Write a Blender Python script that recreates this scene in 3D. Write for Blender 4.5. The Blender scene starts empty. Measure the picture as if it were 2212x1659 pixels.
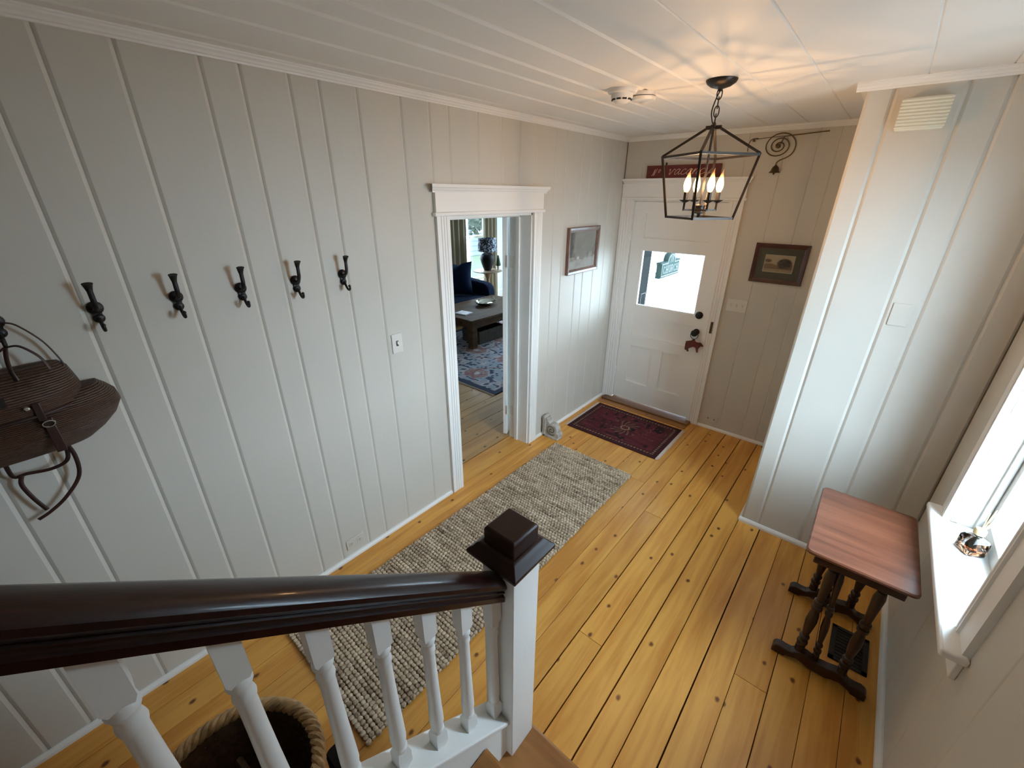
import bpy, bmesh, math, random
from mathutils import Vector, Matrix
R = math.radians
S = bpy.context.scene
COL = S.collection
random.seed(7)

# ------------------------------------------------------------------ camera
cam_d = bpy.data.cameras.new('camera'); cam = bpy.data.objects.new('camera', cam_d); COL.objects.link(cam)
yaw, pitch, roll = 0.7037, 0.4234, 0.0059
fw = Vector((-math.sin(yaw)*math.cos(pitch), math.cos(yaw)*math.cos(pitch), -math.sin(pitch)))
rt = Vector((math.cos(yaw), math.sin(yaw), 0)); up = rt.cross(fw)
r2 = math.cos(roll)*rt + math.sin(roll)*up; u2 = -math.sin(roll)*rt + math.cos(roll)*up
m = Matrix((r2, u2, -fw)).transposed().to_4x4(); m.translation = Vector((2.021, -0.033, 2.076))
cam.matrix_world = m
cam_d.sensor_width = 36; cam_d.lens = 904.9/2212*36; cam_d.clip_start = .02; cam_d.clip_end = 300
S.camera = cam

# ------------------------------------------------------------------ world: an even overcast sky
W = bpy.data.worlds.new('overcast_sky'); S.world = W; W.use_nodes = True
bg = W.node_tree.nodes['Background']
bg.inputs['Color'].default_value = (.62, .81, 1.0, 1); bg.inputs['Strength'].default_value = 35.0
S.view_settings.view_transform = 'Standard'; S.view_settings.look = 'None'
S.view_settings.exposure = 0.0; S.view_settings.gamma = 1; S.view_settings.use_curve_mapping = False
cy = S.cycles
cy.max_bounces = 9; cy.diffuse_bounces = 5; cy.glossy_bounces = 4; cy.transmission_bounces = 8
cy.transparent_max_bounces = 12; cy.sample_clamp_indirect = 6; cy.use_denoising = True
cy.caustics_reflective = False; cy.caustics_refractive = False

def portal(name, loc, normal, sx, sy):
    """a light portal in a window opening: steers the sky sampling, adds no light"""
    L = bpy.data.lights.new(name, 'AREA'); L.shape = 'RECTANGLE'; L.size = sx; L.size_y = sy
    L.cycles.is_portal = True
    o = bpy.data.objects.new(name, L); COL.objects.link(o); o.location = loc
    o.rotation_euler = Vector(normal).to_track_quat('-Z', 'Y').to_euler()
portal('window_portal', (2.74, 1.98, 1.515), (-1, 0, 0), .72, 1.52)
portal('front_door_portal', (.55, 4.12, 1.34), (0, -1, 0), .66, .60)
portal('living_room_portal', (-4.46, 6.12, 1.33), (1, 0, 0), 1.02, 1.84)
portal('living_room_side_portal', (-2.5, 7.78, 1.3), (0, -1, 0), 1.84, 1.84)

# ------------------------------------------------------------------ materials
MATS = {}
def nodes(name):
    mt = bpy.data.materials.new(name); mt.use_nodes = True
    nt = mt.node_tree; b = nt.nodes['Principled BSDF']; MATS[name] = mt
    return mt, nt, b
def N(nt, kind, **kw):
    n = nt.nodes.new(kind)
    for k, v in kw.items():
        if k.startswith('_'): setattr(n, k[1:], v)
        else: n.inputs[k].default_value = v
    return n
def plain(name, color, rough=.5, metal=0, coat=0, bump=0, bscale=60, var=0, vscale=6, spec=.5, stretch=None, sheen=0):
    mt, nt, b = nodes(name)
    b.inputs['Base Color'].default_value = (*color, 1); b.inputs['Roughness'].default_value = rough
    b.inputs['Metallic'].default_value = metal; b.inputs['Coat Weight'].default_value = coat
    b.inputs['Coat Roughness'].default_value = .08; b.inputs['Specular IOR Level'].default_value = spec
    b.inputs['Sheen Weight'].default_value = sheen
    tc = N(nt, 'ShaderNodeTexCoord'); src = tc.outputs['Object']
    if stretch:
        mp = N(nt, 'ShaderNodeMapping'); mp.inputs['Scale'].default_value = stretch
        nt.links.new(src, mp.inputs['Vector']); src = mp.outputs['Vector']
    if bump:
        n = N(nt, 'ShaderNodeTexNoise', Scale=bscale, Detail=4.0); nt.links.new(src, n.inputs['Vector'])
        bp = N(nt, 'ShaderNodeBump', Strength=bump, Distance=.004); nt.links.new(n.outputs['Fac'], bp.inputs['Height'])
        nt.links.new(bp.outputs['Normal'], b.inputs['Normal'])
    if var:
        n = N(nt, 'ShaderNodeTexNoise', Scale=vscale, Detail=5.0); nt.links.new(src, n.inputs['Vector'])
        r = N(nt, 'ShaderNodeValToRGB')
        r.color_ramp.elements[0].position = .3; r.color_ramp.elements[1].position = .7
        r.color_ramp.elements[0].color = (*[c*(1-var) for c in color], 1)
        r.color_ramp.elements[1].color = (*[min(1, c*(1+var)) for c in color], 1)
        nt.links.new(n.outputs['Fac'], r.inputs['Fac']); nt.links.new(r.outputs['Color'], b.inputs['Base Color'])
    return mt
plain('wall_paint', (.60, .562, .492), .55, bump=.10, bscale=35, var=.02, vscale=3)
plain('white_paint', (.86, .845, .805), .42, bump=.08, bscale=40)
plain('ceiling_paint', (.83, .805, .765), .55, bump=.10, bscale=30)
plain('stair_white', (.86, .85, .815), .38, bump=.18, bscale=45)
plain('living_wall', (.74, .79, .80), .6)
plain('gap_dark', (.035, .022, .014), .9)
plain('dark_rail', (.016, .0040, .0030), .30, coat=.14, spec=.22, bump=.06, bscale=25, var=.35, vscale=9, stretch=(30, 3, 3))
plain('dark_cap', (.024, .0085, .0062), .42, spec=.3, bump=.05, bscale=40, var=.2, vscale=12)
plain('black_iron', (.011, .010, .010), .42, metal=.3, bump=.15, bscale=120)
plain('bronze_metal', (.045, .037, .032), .38, metal=.75, bump=.05, bscale=90)
plain('plate_white', (.72, .69, .62), .35)
plain('plate_painted', (.60, .562, .492), .45)
plain('slot_painted', (.20, .185, .16), .6)
plain('slot_dark', (.02, .018, .016), .7)
plain('cream_plastic', (.74, .71, .58), .5)
plain('detector_white', (.82, .80, .76), .4)
plain('leather_dark', (.030, .010, .007), .45, bump=.2, bscale=80, var=.3)
plain('sign_red', (.115, .012, .010), .5, var=.25, vscale=25, bump=.1)
plain('sign_letter', (.62, .38, .27), .6)
plain('cow_red', (.115, .018, .008), .5, var=.3, vscale=40)
plain('frame_mahogany', (.060, .014, .008), .35, var=.35, vscale=10, coat=.2)
plain('frame_walnut', (.16, .085, .055), .4, var=.3, vscale=14, coat=.2)
plain('mat_green', (.085, .078, .052), .9)
plain('mat_cream', (.45, .38, .27), .9)
plain('brass_aged', (.10, .07, .035), .42, metal=.7, bump=.1, bscale=100)
plain('corbel_paint', (.46, .43, .38), .75, bump=.4, bscale=40, var=.28, vscale=22)
plain('corbel_groove_dark', (.09, .075, .055), .9)
plain('fringe', (.66, .56, .48), .95, bump=.5, bscale=200)
plain('wicker_pale', (.40, .25, .11), .6, bump=.4, bscale=150, var=.35, vscale=30)
plain('wicker_dark', (.085, .045, .022), .7, bump=.6, bscale=90, var=.5, vscale=40)
plain('twigs', (.060, .034, .018), .8, var=.5, vscale=30)
plain('black_box', (.006, .006, .007), .6, spec=.2)
plain('navy_fabric', (.0024, .0078, .024), .95, bump=.25, bscale=220, var=.2, vscale=20, spec=.08)
plain('coffee_wood', (.085, .046, .022), .62, spec=.2, var=.35, vscale=7, stretch=(3, .6, 3), bump=.1)
plain('silver', (.62, .64, .60), .10, metal=1, bump=.12, bscale=9)
plain('paper', (.75, .73, .76), .6, var=.25, vscale=20)
plain('box_wood', (.055, .046, .034), .7, var=.4, vscale=15)
plain('side_table_wood', (.15, .10, .06), .45, var=.3, vscale=10)
plain('lamp_ceramic', (.008, .0072, .0065), .6, bump=.1, spec=.15)
plain('topiary_green', (.020, .042, .012), .8, bump=.8, bscale=60, var=.5, vscale=40)
plain('pot_white', (.65, .65, .62), .6)
plain('curtain', (.27, .235, .165), .9, bump=.1, bscale=200)
plain('siding', (.80, .81, .80), .6)
plain('sign_green', (.015, .031, .028), .8, spec=.1)
plain('sign_white', (.21, .22, .21), .8, spec=.1)
plain('shutter_dark', (.0030, .0040, .0042), .8, spec=.05)
plain('ground_gravel', (.22, .218, .21), .95, var=.15, vscale=2)
plain('tree_leaf', (.016, .024, .014), .9, var=.5, vscale=3)
plain('lawn', (.040, .055, .026), .95, var=.3, vscale=2)
plain('slate_siding', (.045, .054, .058), .7)
plain('tree_bark', (.10, .075, .05), .9)
plain('paving', (.45, .44, .42), .9)
plain('reed', (.70, .55, .34), .7)
plain('cork', (.62, .46, .24), .7)
plain('jute_back', (.10, .068, .042), .95)
plain('register_iron', (.012, .011, .010), .6)

def glassy(name, color=(1, 1, 1), refl=.06):
    mt, nt, b = nodes(name); nt.nodes.remove(b); out = nt.nodes['Material Output']
    t = N(nt, 'ShaderNodeBsdfTransparent'); t.inputs['Color'].default_value = (*color, 1)
    g = N(nt, 'ShaderNodeBsdfGlossy'); g.inputs['Roughness'].default_value = .02
    lw = N(nt, 'ShaderNodeLayerWeight', Blend=.5); mx = N(nt, 'ShaderNodeMixShader')
    pw = N(nt, 'ShaderNodeMath', _operation='POWER'); pw.inputs[1].default_value = 5.0
    ml = N(nt, 'ShaderNodeMath', _operation='MULTIPLY_ADD'); ml.inputs[1].default_value = .85; ml.inputs[2].default_value = .03
    nt.links.new(lw.outputs['Facing'], pw.inputs[0]); nt.links.new(pw.outputs[0], ml.inputs[0]); nt.links.new(ml.outputs[0], mx.inputs[0]); nt.links.new(t.outputs[0], mx.inputs[1]); nt.links.new(g.outputs[0], mx.inputs[2])
    nt.links.new(mx.outputs[0], out.inputs['Surface'])
glassy('pane_glass', (.96, .98, .98))
glassy('picture_glass', (1, 1, 1))
def thick_glass(name, color, ior=1.45):
    mt, nt, b = nodes(name)
    b.inputs['Base Color'].default_value = (*color, 1); b.inputs['Transmission Weight'].default_value = 1
    b.inputs['Roughness'].default_value = .02; b.inputs['IOR'].default_value = ior
thick_glass('bottle_glass', (.95, .97, .97)); thick_glass('amber_oil', (.72, .36, .20), 1.36)

def bulb_mat():
    # the glowing filament gives the light; the thin glass round it shows its halo
    mt, nt, b = nodes('filament_glow')
    b.inputs['Base Color'].default_value = (.9, .8, .6, 1)
    b.inputs['Emission Color'].default_value = (1, .58, .27, 1); b.inputs['Emission Strength'].default_value = BULB
    mt, nt, b = nodes('bulb_glass'); nt.nodes.remove(b); out = nt.nodes['Material Output']
    at = N(nt, 'ShaderNodeAttribute', _attribute_name='glow'); r = N(nt, 'ShaderNodeValToRGB'); e = r.color_ramp.elements
    e[0].color = (1, .42, .13, 1); e[1].color = (1, .72, .38, 1)
    ml = N(nt, 'ShaderNodeMath', _operation='MULTIPLY_ADD'); ml.inputs[1].default_value = 3.4; ml.inputs[2].default_value = .35
    em = N(nt, 'ShaderNodeEmission'); tr_ = N(nt, 'ShaderNodeBsdfTransparent'); ad = N(nt, 'ShaderNodeAddShader')
    nt.links.new(at.outputs['Fac'], r.inputs['Fac']); nt.links.new(r.outputs['Color'], em.inputs['Color'])
    nt.links.new(at.outputs['Fac'], ml.inputs[0]); nt.links.new(ml.outputs[0], em.inputs['Strength'])
    tr_.inputs['Color'].default_value = (.93, .9, .85, 1)
    nt.links.new(em.outputs[0], ad.inputs[0]); nt.links.new(tr_.outputs[0], ad.inputs[1]); nt.links.new(ad.outputs[0], out.inputs['Surface'])
BULB = 2800.0
bulb_mat()

def attr_mat(name, rough=.95, bump=.35, bscale=250, sheen=.0, spec=.3):
    mt, nt, b = nodes(name); b.inputs['Roughness'].default_value = rough; b.inputs['Specular IOR Level'].default_value = spec
    b.inputs['Sheen Weight'].default_value = sheen
    at = N(nt, 'ShaderNodeAttribute', _attribute_name='print'); tc = N(nt, 'ShaderNodeTexCoord')
    n = N(nt, 'ShaderNodeTexNoise', Scale=bscale, Detail=3.0); nt.links.new(tc.outputs['Object'], n.inputs['Vector'])
    mx = N(nt, 'ShaderNodeMix', _data_type='RGBA', _blend_type='OVERLAY'); mx.inputs['Factor'].default_value = .5
    nt.links.new(at.outputs['Color'], mx.inputs['A']); nt.links.new(n.outputs['Color'], mx.inputs['B'])
    sep = N(nt, 'ShaderNodeHueSaturation', Saturation=.98); nt.links.new(at.outputs['Color'], sep.inputs['Color'])
    nt.links.new(sep.outputs['Color'], b.inputs['Base Color'])
    if bump:
        bp = N(nt, 'ShaderNodeBump', Strength=bump, Distance=.004); nt.links.new(n.outputs['Fac'], bp.inputs['Height'])
        nt.links.new(bp.outputs['Normal'], b.inputs['Normal'])
attr_mat('rug_pile', bump=.6); attr_mat('photo_print', .75, bump=0, spec=.15)

def plank_wood(name, base, dark, rough, gscale=1.0, knots=True, coat=.25, axis='y'):
    """pine boards: grain along one axis, knots, each board its own tone"""
    mt, nt, b = nodes(name); L = nt.links.new
    tc = N(nt, 'ShaderNodeTexCoord'); oi = N(nt, 'ShaderNodeObjectInfo')
    off = N(nt, 'ShaderNodeMath', _operation='MULTIPLY'); off.inputs[1].default_value = 37.0; L(oi.outputs['Random'], off.inputs[0])
    ad = N(nt, 'ShaderNodeVectorMath', _operation='ADD'); L(tc.outputs['Object'], ad.inputs[0]); L(off.outputs[0], ad.inputs[1])
    mp = N(nt, 'ShaderNodeMapping'); mp.inputs['Scale'].default_value = (26, 1.6, 26) if axis == 'y' else (1.6, 26, 26)
    L(ad.outputs[0], mp.inputs['Vector'])
    # broad swirl so grain bends
    nz = N(nt, 'ShaderNodeTexNoise', Scale=gscale, Detail=6.0, Roughness=.6, Distortion=.6); L(mp.outputs[0], nz.inputs['Vector'])
    mp2 = N(nt, 'ShaderNodeMapping'); mp2.inputs['Scale'].default_value = (5, .9, 5) if axis == 'y' else (.9, 5, 5)
    L(ad.outputs[0], mp2.inputs['Vector'])
    nz2 = N(nt, 'ShaderNodeTexNoise', Scale=1.3, Detail=3.0); L(mp2.outputs[0], nz2.inputs['Vector'])
    am = N(nt, 'ShaderNodeMath', _operation='ADD'); L(nz.outputs['Fac'], am.inputs[0]); L(nz2.outputs['Fac'], am.inputs[1])
    hm = N(nt, 'ShaderNodeMath', _operation='MULTIPLY'); hm.inputs[1].default_value = .5; L(am.outputs[0], hm.inputs[0])
    r = N(nt, 'ShaderNodeValToRGB'); e = r.color_ramp.elements
    e[0].position = .40; e[0].color = (*dark, 1); e[1].position = .58; e[1].color = (*base, 1)
    L(hm.outputs[0], r.inputs['Fac']); col = r.outputs['Color']
    # tone of the board
    tn = N(nt, 'ShaderNodeMapRange'); tn.inputs['To Min'].default_value = .88; tn.inputs['To Max'].default_value = 1.10
    L(oi.outputs['Random'], tn.inputs['Value'])
    mu = N(nt, 'ShaderNodeVectorMath', _operation='SCALE'); L(col, mu.inputs[0]); L(tn.outputs[0], mu.inputs['Scale']); col = mu.outputs[0]
    if knots:
        mp3 = N(nt, 'ShaderNodeMapping'); mp3.inputs['Scale'].default_value = (6.6, 4.6, 1) if axis == 'y' else (4.6, 6.6, 1)
        kn = N(nt, 'ShaderNodeTexNoise', Scale=28.0, Detail=2.0); L(ad.outputs[0], kn.inputs['Vector'])
        kv = N(nt, 'ShaderNodeVectorMath', _operation='MULTIPLY_ADD'); kv.inputs[1].default_value = (.012, .012, 0); L(kn.outputs['Color'], kv.inputs[0]); L(ad.outputs[0], kv.inputs[2])
        L(kv.outputs[0], mp3.inputs['Vector'])
        vo = N(nt, 'ShaderNodeTexVoronoi', Scale=1.0, _voronoi_dimensions='2D'); L(mp3.outputs[0], vo.inputs['Vector'])
        kr = N(nt, 'ShaderNodeValToRGB'); k = kr.color_ramp.elements
        k[0].position = .035; k[0].color = (1, 1, 1, 1); k[1].position = .085; k[1].color = (0, 0, 0, 1)
        L(vo.outputs['Distance'], kr.inputs['Fac'])
        sepc = N(nt, 'ShaderNodeSeparateColor'); L(vo.outputs['Color'], sepc.inputs[0])
        gt = N(nt, 'ShaderNodeMath', _operation='GREATER_THAN'); gt.inputs[1].default_value = .58; L(sepc.outputs[0], gt.inputs[0])
        km = N(nt, 'ShaderNodeMath', _operation='MULTIPLY'); L(kr.outputs['Color'], km.inputs[0]); L(gt.outputs[0], km.inputs[1])
        mx = N(nt, 'ShaderNodeMix', _data_type='RGBA'); L(km.outputs[0], mx.inputs['Factor']); L(col, mx.inputs['A'])
        mx.inputs['B'].default_value = (dark[0]*.28, dark[1]*.2, dark[2]*.2, 1); col = mx.outputs['Result']
    L(col, b.inputs['Base Color'])
    rr = N(nt, 'ShaderNodeMapRange'); rr.inputs['To Min'].default_value = rough-.06; rr.inputs['To Max'].default_value = rough+.10
    L(nz2.outputs['Fac'], rr.inputs['Value']); L(rr.outputs[0], b.inputs['Roughness'])
    b.inputs['Coat Weight'].default_value = coat; b.inputs['Coat Roughness'].default_value = .16
    bp = N(nt, 'ShaderNodeBump', Strength=.10, Distance=.003); L(nz.outputs['Fac'], bp.inputs['Height']); L(bp.outputs['Normal'], b.inputs['Normal'])
plank_wood('pine_floor', (.74, .370, .072), (.56, .230, .034), .40, coat=.10)
plank_wood('tread_wood', (.42, .185, .048), (.28, .11, .026), .38, coat=.12, axis='x')
plank_wood('old_floor', (.44, .245, .080), (.31, .16, .050), .55, coat=.05)
plank_wood('table_wood', (.150, .050, .024), (.075, .022, .011), .34, gscale=.8, knots=False, coat=.35, axis='x')
plain('table_dark', (.022, .0068, .0045), .40, coat=.1, var=.4, vscale=14)
plank_wood('sill_wood', (.20, .085, .024), (.12, .045, .012), .42, knots=False, coat=.1, axis='x')

def jute():
    mt, nt, b = nodes('jute'); L = nt.links.new
    tc = N(nt, 'ShaderNodeTexCoord'); oi = N(nt, 'ShaderNodeObjectInfo')
    off = N(nt, 'ShaderNodeMath', _operation='MULTIPLY'); off.inputs[1].default_value = 19.0; L(oi.outputs['Random'], off.inputs[0])
    ad = N(nt, 'ShaderNodeVectorMath', _operation='ADD'); L(tc.outputs['Object'], ad.inputs[0]); L(off.outputs[0], ad.inputs[1])
    n = N(nt, 'ShaderNodeTexNoise', Scale=55.0, Detail=3.0); L(ad.outputs[0], n.inputs['Vector'])
    n2 = N(nt, 'ShaderNodeTexNoise', Scale=5.0, Detail=2.0); L(ad.outputs[0], n2.inputs['Vector'])
    a = N(nt, 'ShaderNodeMath', _operation='ADD'); L(n.outputs['Fac'], a.inputs[0]); L(n2.outputs['Fac'], a.inputs[1])
    h = N(nt, 'ShaderNodeMath', _operation='MULTIPLY'); h.inputs[1].default_value = .5; L(a.outputs[0], h.inputs[0])
    r = N(nt, 'ShaderNodeValToRGB'); e = r.color_ramp.elements
    e[0].position = .34; e[0].color = (.19, .125, .075, 1); e[1].position = .62; e[1].color = (.66, .53, .38, 1)
    L(h.outputs[0], r.inputs['Fac']); L(r.outputs['Color'], b.inputs['Base Color'])
    b.inputs['Roughness'].default_value = .9; b.inputs['Specular IOR Level'].default_value = .25
    f = N(nt, 'ShaderNodeTexNoise', Scale=420.0, Detail=2.0); L(tc.outputs['Object'], f.inputs['Vector'])
    bp = N(nt, 'ShaderNodeBump', Strength=.5, Distance=.003); L(f.outputs['Fac'], bp.inputs['Height']); L(bp.outputs['Normal'], b.inputs['Normal'])
jute()
def lampshade():
    mt, nt, b = nodes('shade_fabric'); L = nt.links.new
    tc = N(nt, 'ShaderNodeTexCoord')
    v = N(nt, 'ShaderNodeTexNoise', Scale=34.0, Detail=1.0, Distortion=.6); L(tc.outputs['Object'], v.inputs['Vector'])
    r = N(nt, 'ShaderNodeValToRGB'); r.color_ramp.interpolation = 'CONSTANT'; e = r.color_ramp.elements
    e[0].color = (.012, .018, .04, 1); e[1].position = .54; e[1].color = (.36, .39, .43, 1)
    L(v.outputs['Fac'], r.inputs['Fac']); L(r.outputs['Color'], b.inputs['Base Color']); b.inputs['Roughness'].default_value = .9
lampshade()
def creel_weave():
    mt, nt, b = nodes('creel_wicker'); L = nt.links.new
    tc = N(nt, 'ShaderNodeTexCoord')
    w = N(nt, 'ShaderNodeTexWave', Scale=55.0, Distortion=1.2, _bands_direction='Z'); L(tc.outputs['Object'], w.inputs['Vector'])
    w.inputs['Detail Scale'].default_value = 3.0
    n = N(nt, 'ShaderNodeTexNoise', Scale=45.0, Detail=3.0); L(tc.outputs['Object'], n.inputs['Vector'])
    a = N(nt, 'ShaderNodeMath', _operation='MULTIPLY'); L(w.outputs['Fac'], a.inputs[0]); L(n.outputs['Fac'], a.inputs[1])
    r = N(nt, 'ShaderNodeValToRGB'); e = r.color_ramp.elements
    e[0].color = (.016, .006, .003, 1); e[1].position = .58; e[1].color = (.125, .054, .024, 1)
    L(a.outputs[0], r.inputs['Fac']); L(r.outputs['Color'], b.inputs['Base Color']); b.inputs['Roughness'].default_value = .55
    bp = N(nt, 'ShaderNodeBump', Strength=.8, Distance=.006); L(a.outputs[0], bp.inputs['Height']); L(bp.outputs['Normal'], b.inputs['Normal'])
creel_weave()

# ------------------------------------------------------------------ mesh helpers
ORG = {}
class MB:
    def __init__(s): s.v = []; s.f = []; s.g = []
    def add(s, vs, fs):
        o = len(s.v); s.v += [tuple(p) for p in vs]; s.f += [tuple(i+o for i in f) for f in fs]; return s
    def box(s, x0, y0, z0, x1, y1, z1):
        return s.add([(x0,y0,z0),(x1,y0,z0),(x1,y1,z0),(x0,y1,z0),(x0,y0,z1),(x1,y0,z1),(x1,y1,z1),(x0,y1,z1)],
                     [(0,3,2,1),(4,5,6,7),(0,1,5,4),(1,2,6,5),(2,3,7,6),(3,0,4,7)])
    def obox(s, c, ax, ay, az):
        c, ax, ay, az = Vector(c), Vector(ax), Vector(ay), Vector(az)
        vs = [c+i*ax+j*ay+k*az for k in (-1,1) for i, j in ((-1,-1),(1,-1),(1,1),(-1,1))]
        return s.add(vs, [(0,3,2,1),(4,5,6,7),(0,1,5,4),(1,2,6,5),(2,3,7,6),(3,0,4,7)])
    def bar(s, a, b, w, h=None, ref=(0,0,1)):
        a, b = Vector(a), Vector(b); d = (b-a); L = d.length; d.normalize(); h = h or w
        ref = Vector(ref); ref = ref if abs(d.dot(ref)) < .98 else Vector((1,0,0))
        x = d.cross(ref).normalized(); y = x.cross(d)
        return s.obox((a+b)/2, x*w/2, y*h/2, d*L/2)
    def prism(s, poly, axis, a0, a1):
        n = len(poly)
        def P(u, v, a): return {'x': (a,u,v), 'y': (u,a,v), 'z': (u,v,a)}[axis]
        vs = [P(u,v,a0) for u,v in poly]+[P(u,v,a1) for u,v in poly]
        return s.add(vs, [tuple(range(n-1,-1,-1)), tuple(range(n,2*n))]+[(i,(i+1)%n,n+(i+1)%n,n+i) for i in range(n)])
    def lathe(s, prof, c, n=20, axis='z', sx=1, sy=1):
        c = Vector(c); vs = []
        for r, z in prof:
            for k in range(n):
                t = 2*math.pi*k/n; a, b = r*math.cos(t)*sx, r*math.sin(t)*sy
                vs.append(c+Vector({'z': (a,b,z), 'y': (a,z,b), 'x': (z,a,b)}[axis]))
        fs = [(i*n+k, i*n+(k+1)%n, (i+1)*n+(k+1)%n, (i+1)*n+k) for i in range(len(prof)-1) for k in range(n)]
        fs += [tuple(range(n-1,-1,-1)), tuple((len(prof)-1)*n+k for k in range(n))]
        return s.add(vs, fs)
    def tube(s, pts, r, n=8, closed=False, fx=1, fy=1, ref=None):
        pts = [Vector(p) for p in pts]; m = len(pts); rr = r if isinstance(r, (list, tuple)) else [r]*m
        vs = []; x = None
        for i, p in enumerate(pts):
            if closed: d = pts[(i+1)%m]-pts[i-1]
            else: d = pts[min(i+1,m-1)]-pts[max(i-1,0)]
            d.normalize()
            if x is None:
                rf = Vector(ref) if ref else (Vector((0,0,1)) if abs(d.z) < .9 else Vector((1,0,0)))
                x = d.cross(rf).normalized()
            elif ref: x = d.cross(Vector(ref)).normalized()
            else: x = (x-d*x.dot(d)).normalized()
            y = x.cross(d)
            for k in range(n):
                t = 2*math.pi*k/n; vs.append(p+x*rr[i]*fx*math.cos(t)+y*rr[i]*fy*math.sin(t))
        q = m if closed else m-1
        fs = [(i*n+k, i*n+(k+1)%n, ((i+1)%m)*n+(k+1)%n, ((i+1)%m)*n+k) for i in range(q) for k in range(n)]
        if not closed: fs += [tuple(range(n-1,-1,-1)), tuple((m-1)*n+k for k in range(n))]
        return s.add(vs, fs)
    def loft(s, rings, cap=True):
        n = len(rings[0]); vs = [p for r in rings for p in r]
        fs = [(i*n+k, i*n+(k+1)%n, (i+1)*n+(k+1)%n, (i+1)*n+k) for i in range(len(rings)-1) for k in range(n)]
        if cap: fs += [tuple(range(n-1,-1,-1)), tuple((len(rings)-1)*n+k for k in range(n))]
        return s.add(vs, fs)

def link(o, parent):
    COL.objects.link(o)
    if parent: o.parent = parent
    return o
def mesh(name, mb, mat, parent=None, bevel=0, seg=2, smooth=False, subsurf=0, cols=None, ang=.7, org=None):
    org = Vector(org) if org else (Vector(ORG.get(parent.name, (0,0,0))) if parent else Vector((0,0,0)))
    me = bpy.data.meshes.new(name); me.from_pydata([Vector(p)-org for p in mb.v], [], mb.f)
    bm = bmesh.new(); bm.from_mesh(me); bmesh.ops.recalc_face_normals(bm, faces=bm.faces); bm.to_mesh(me); bm.free()
    if cols:
        a = me.color_attributes.new('print', 'FLOAT_COLOR', 'POINT')
        for i, c in enumerate(cols): a.data[i].color = (*c, 1)
    me.materials.append(MATS[mat])
    o = bpy.data.objects.new(name, me); link(o, parent); ORG[o.name] = tuple(org)
    if not parent and org.length: o.location = org
    if smooth or bevel:
        me.polygons.foreach_set('use_smooth', [True]*len(me.polygons)); me.set_sharp_from_angle(angle=ang)
    if bevel:
        b = o.modifiers.new('edge', 'BEVEL'); b.width = bevel; b.segments = seg; b.limit_method = 'ANGLE'; b.angle_limit = .6
    if subsurf:
        b = o.modifiers.new('round', 'SUBSURF'); b.levels = subsurf; b.render_levels = subsurf
    return o
def tag(o, label, cat, group=None, kind=None):
    if label: o['label'] = label
    if cat: o['category'] = cat
    if group: o['group'] = group
    if kind: o['kind'] = kind
    return o
def thing(name, label, cat, loc, group=None):
    o = bpy.data.objects.new(name, None); COL.objects.link(o); o.location = loc; o.empty_display_size = .1
    ORG[o.name] = tuple(loc); return tag(o, label, cat, group)
def struct(name, mb=None, mat=None, **kw):
    if mb is None:
        o = bpy.data.objects.new(name, None); COL.objects.link(o); ORG[o.name] = (0,0,0)
    else: o = mesh(name, mb, mat, None, **kw)
    o['kind'] = 'structure'; return o
def copy_tree(root, loc):
    c = root.copy(); COL.objects.link(c); c.location = loc; ORG[c.name] = tuple(loc)
    for ch in list(root.children):
        d = ch.copy(); COL.objects.link(d); d.parent = c
        for g in list(ch.children):
            h = g.copy(); COL.objects.link(h); h.parent = d
    return c
def smoothpath(pts, k=6, closed=False):
    P = [Vector(p) for p in pts]; n = len(P); out = []
    for i in range(n if closed else n-1):
        a, b, c, d = P[(i-1)%n] if (closed or i) else P[0], P[i], P[(i+1)%n], P[(i+2)%n] if (closed or i+2 < n) else P[-1]
        for j in range(k):
            t = j/k
            out.append(.5*((2*b)+(c-a)*t+(2*a-5*b+4*c-d)*t*t+(3*b-a-3*c+d)*t**3))
    if not closed: out.append(P[-1])
    return out

D, H, PB, XB, WX = 3.95, 2.55, 2.77, 1.765, 2.565        # front wall, ceiling, closet face, closet edge, right wall

# ================================================================== FLOOR
floor = struct('floor', MB().box(-.215, -2.6, -.08, 2.8, 4.1, -.022), 'gap_dark')
gaps = [-.005, .131, .265, .395, .533, .667, .803, .940, 1.074, 1.209, 1.342, 1.476, 1.616, 1.752, 1.889, 2.022, 2.161, 2.298, 2.433, 2.57]
wide = {10: .0035, 11: .003, 12: .0032, 14: .0030, 13: .0020, 16: .0018}
def board(mb, x0, x1, y0, y1, z1, t=.022, c=.0015):
    mb.prism([(x0, z1-t), (x1, z1-t), (x1, z1-c), (x1-c, z1), (x0+c, z1), (x0, z1-c)], 'y', y0, y1)
butts = {7: [2.72], 8: [.55], 9: [2.415], 10: [1.322], 14: [.3], 15: [1.62], 2: [.1], 4: [3.2], 5: [-.4]}
for i in range(len(gaps)-1):
    a = gaps[i]+wide.get(i, .0011); b = gaps[i+1]-wide.get(i+1, .0011)
    cuts = [-2.55]+butts.get(i, [])+[3.97]
    for j in range(len(cuts)-1):
        mb = MB(); board(mb, a, b, cuts[j]+(.0012 if j else 0), cuts[j+1]-.0012, random.uniform(-.001, 0))
        mesh('plank', mb, 'pine_floor', floor)
mb = MB(); board(mb, -.205, -.008, 1.70, 2.60, 0); mesh('plank', mb, 'pine_floor', floor)
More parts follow.
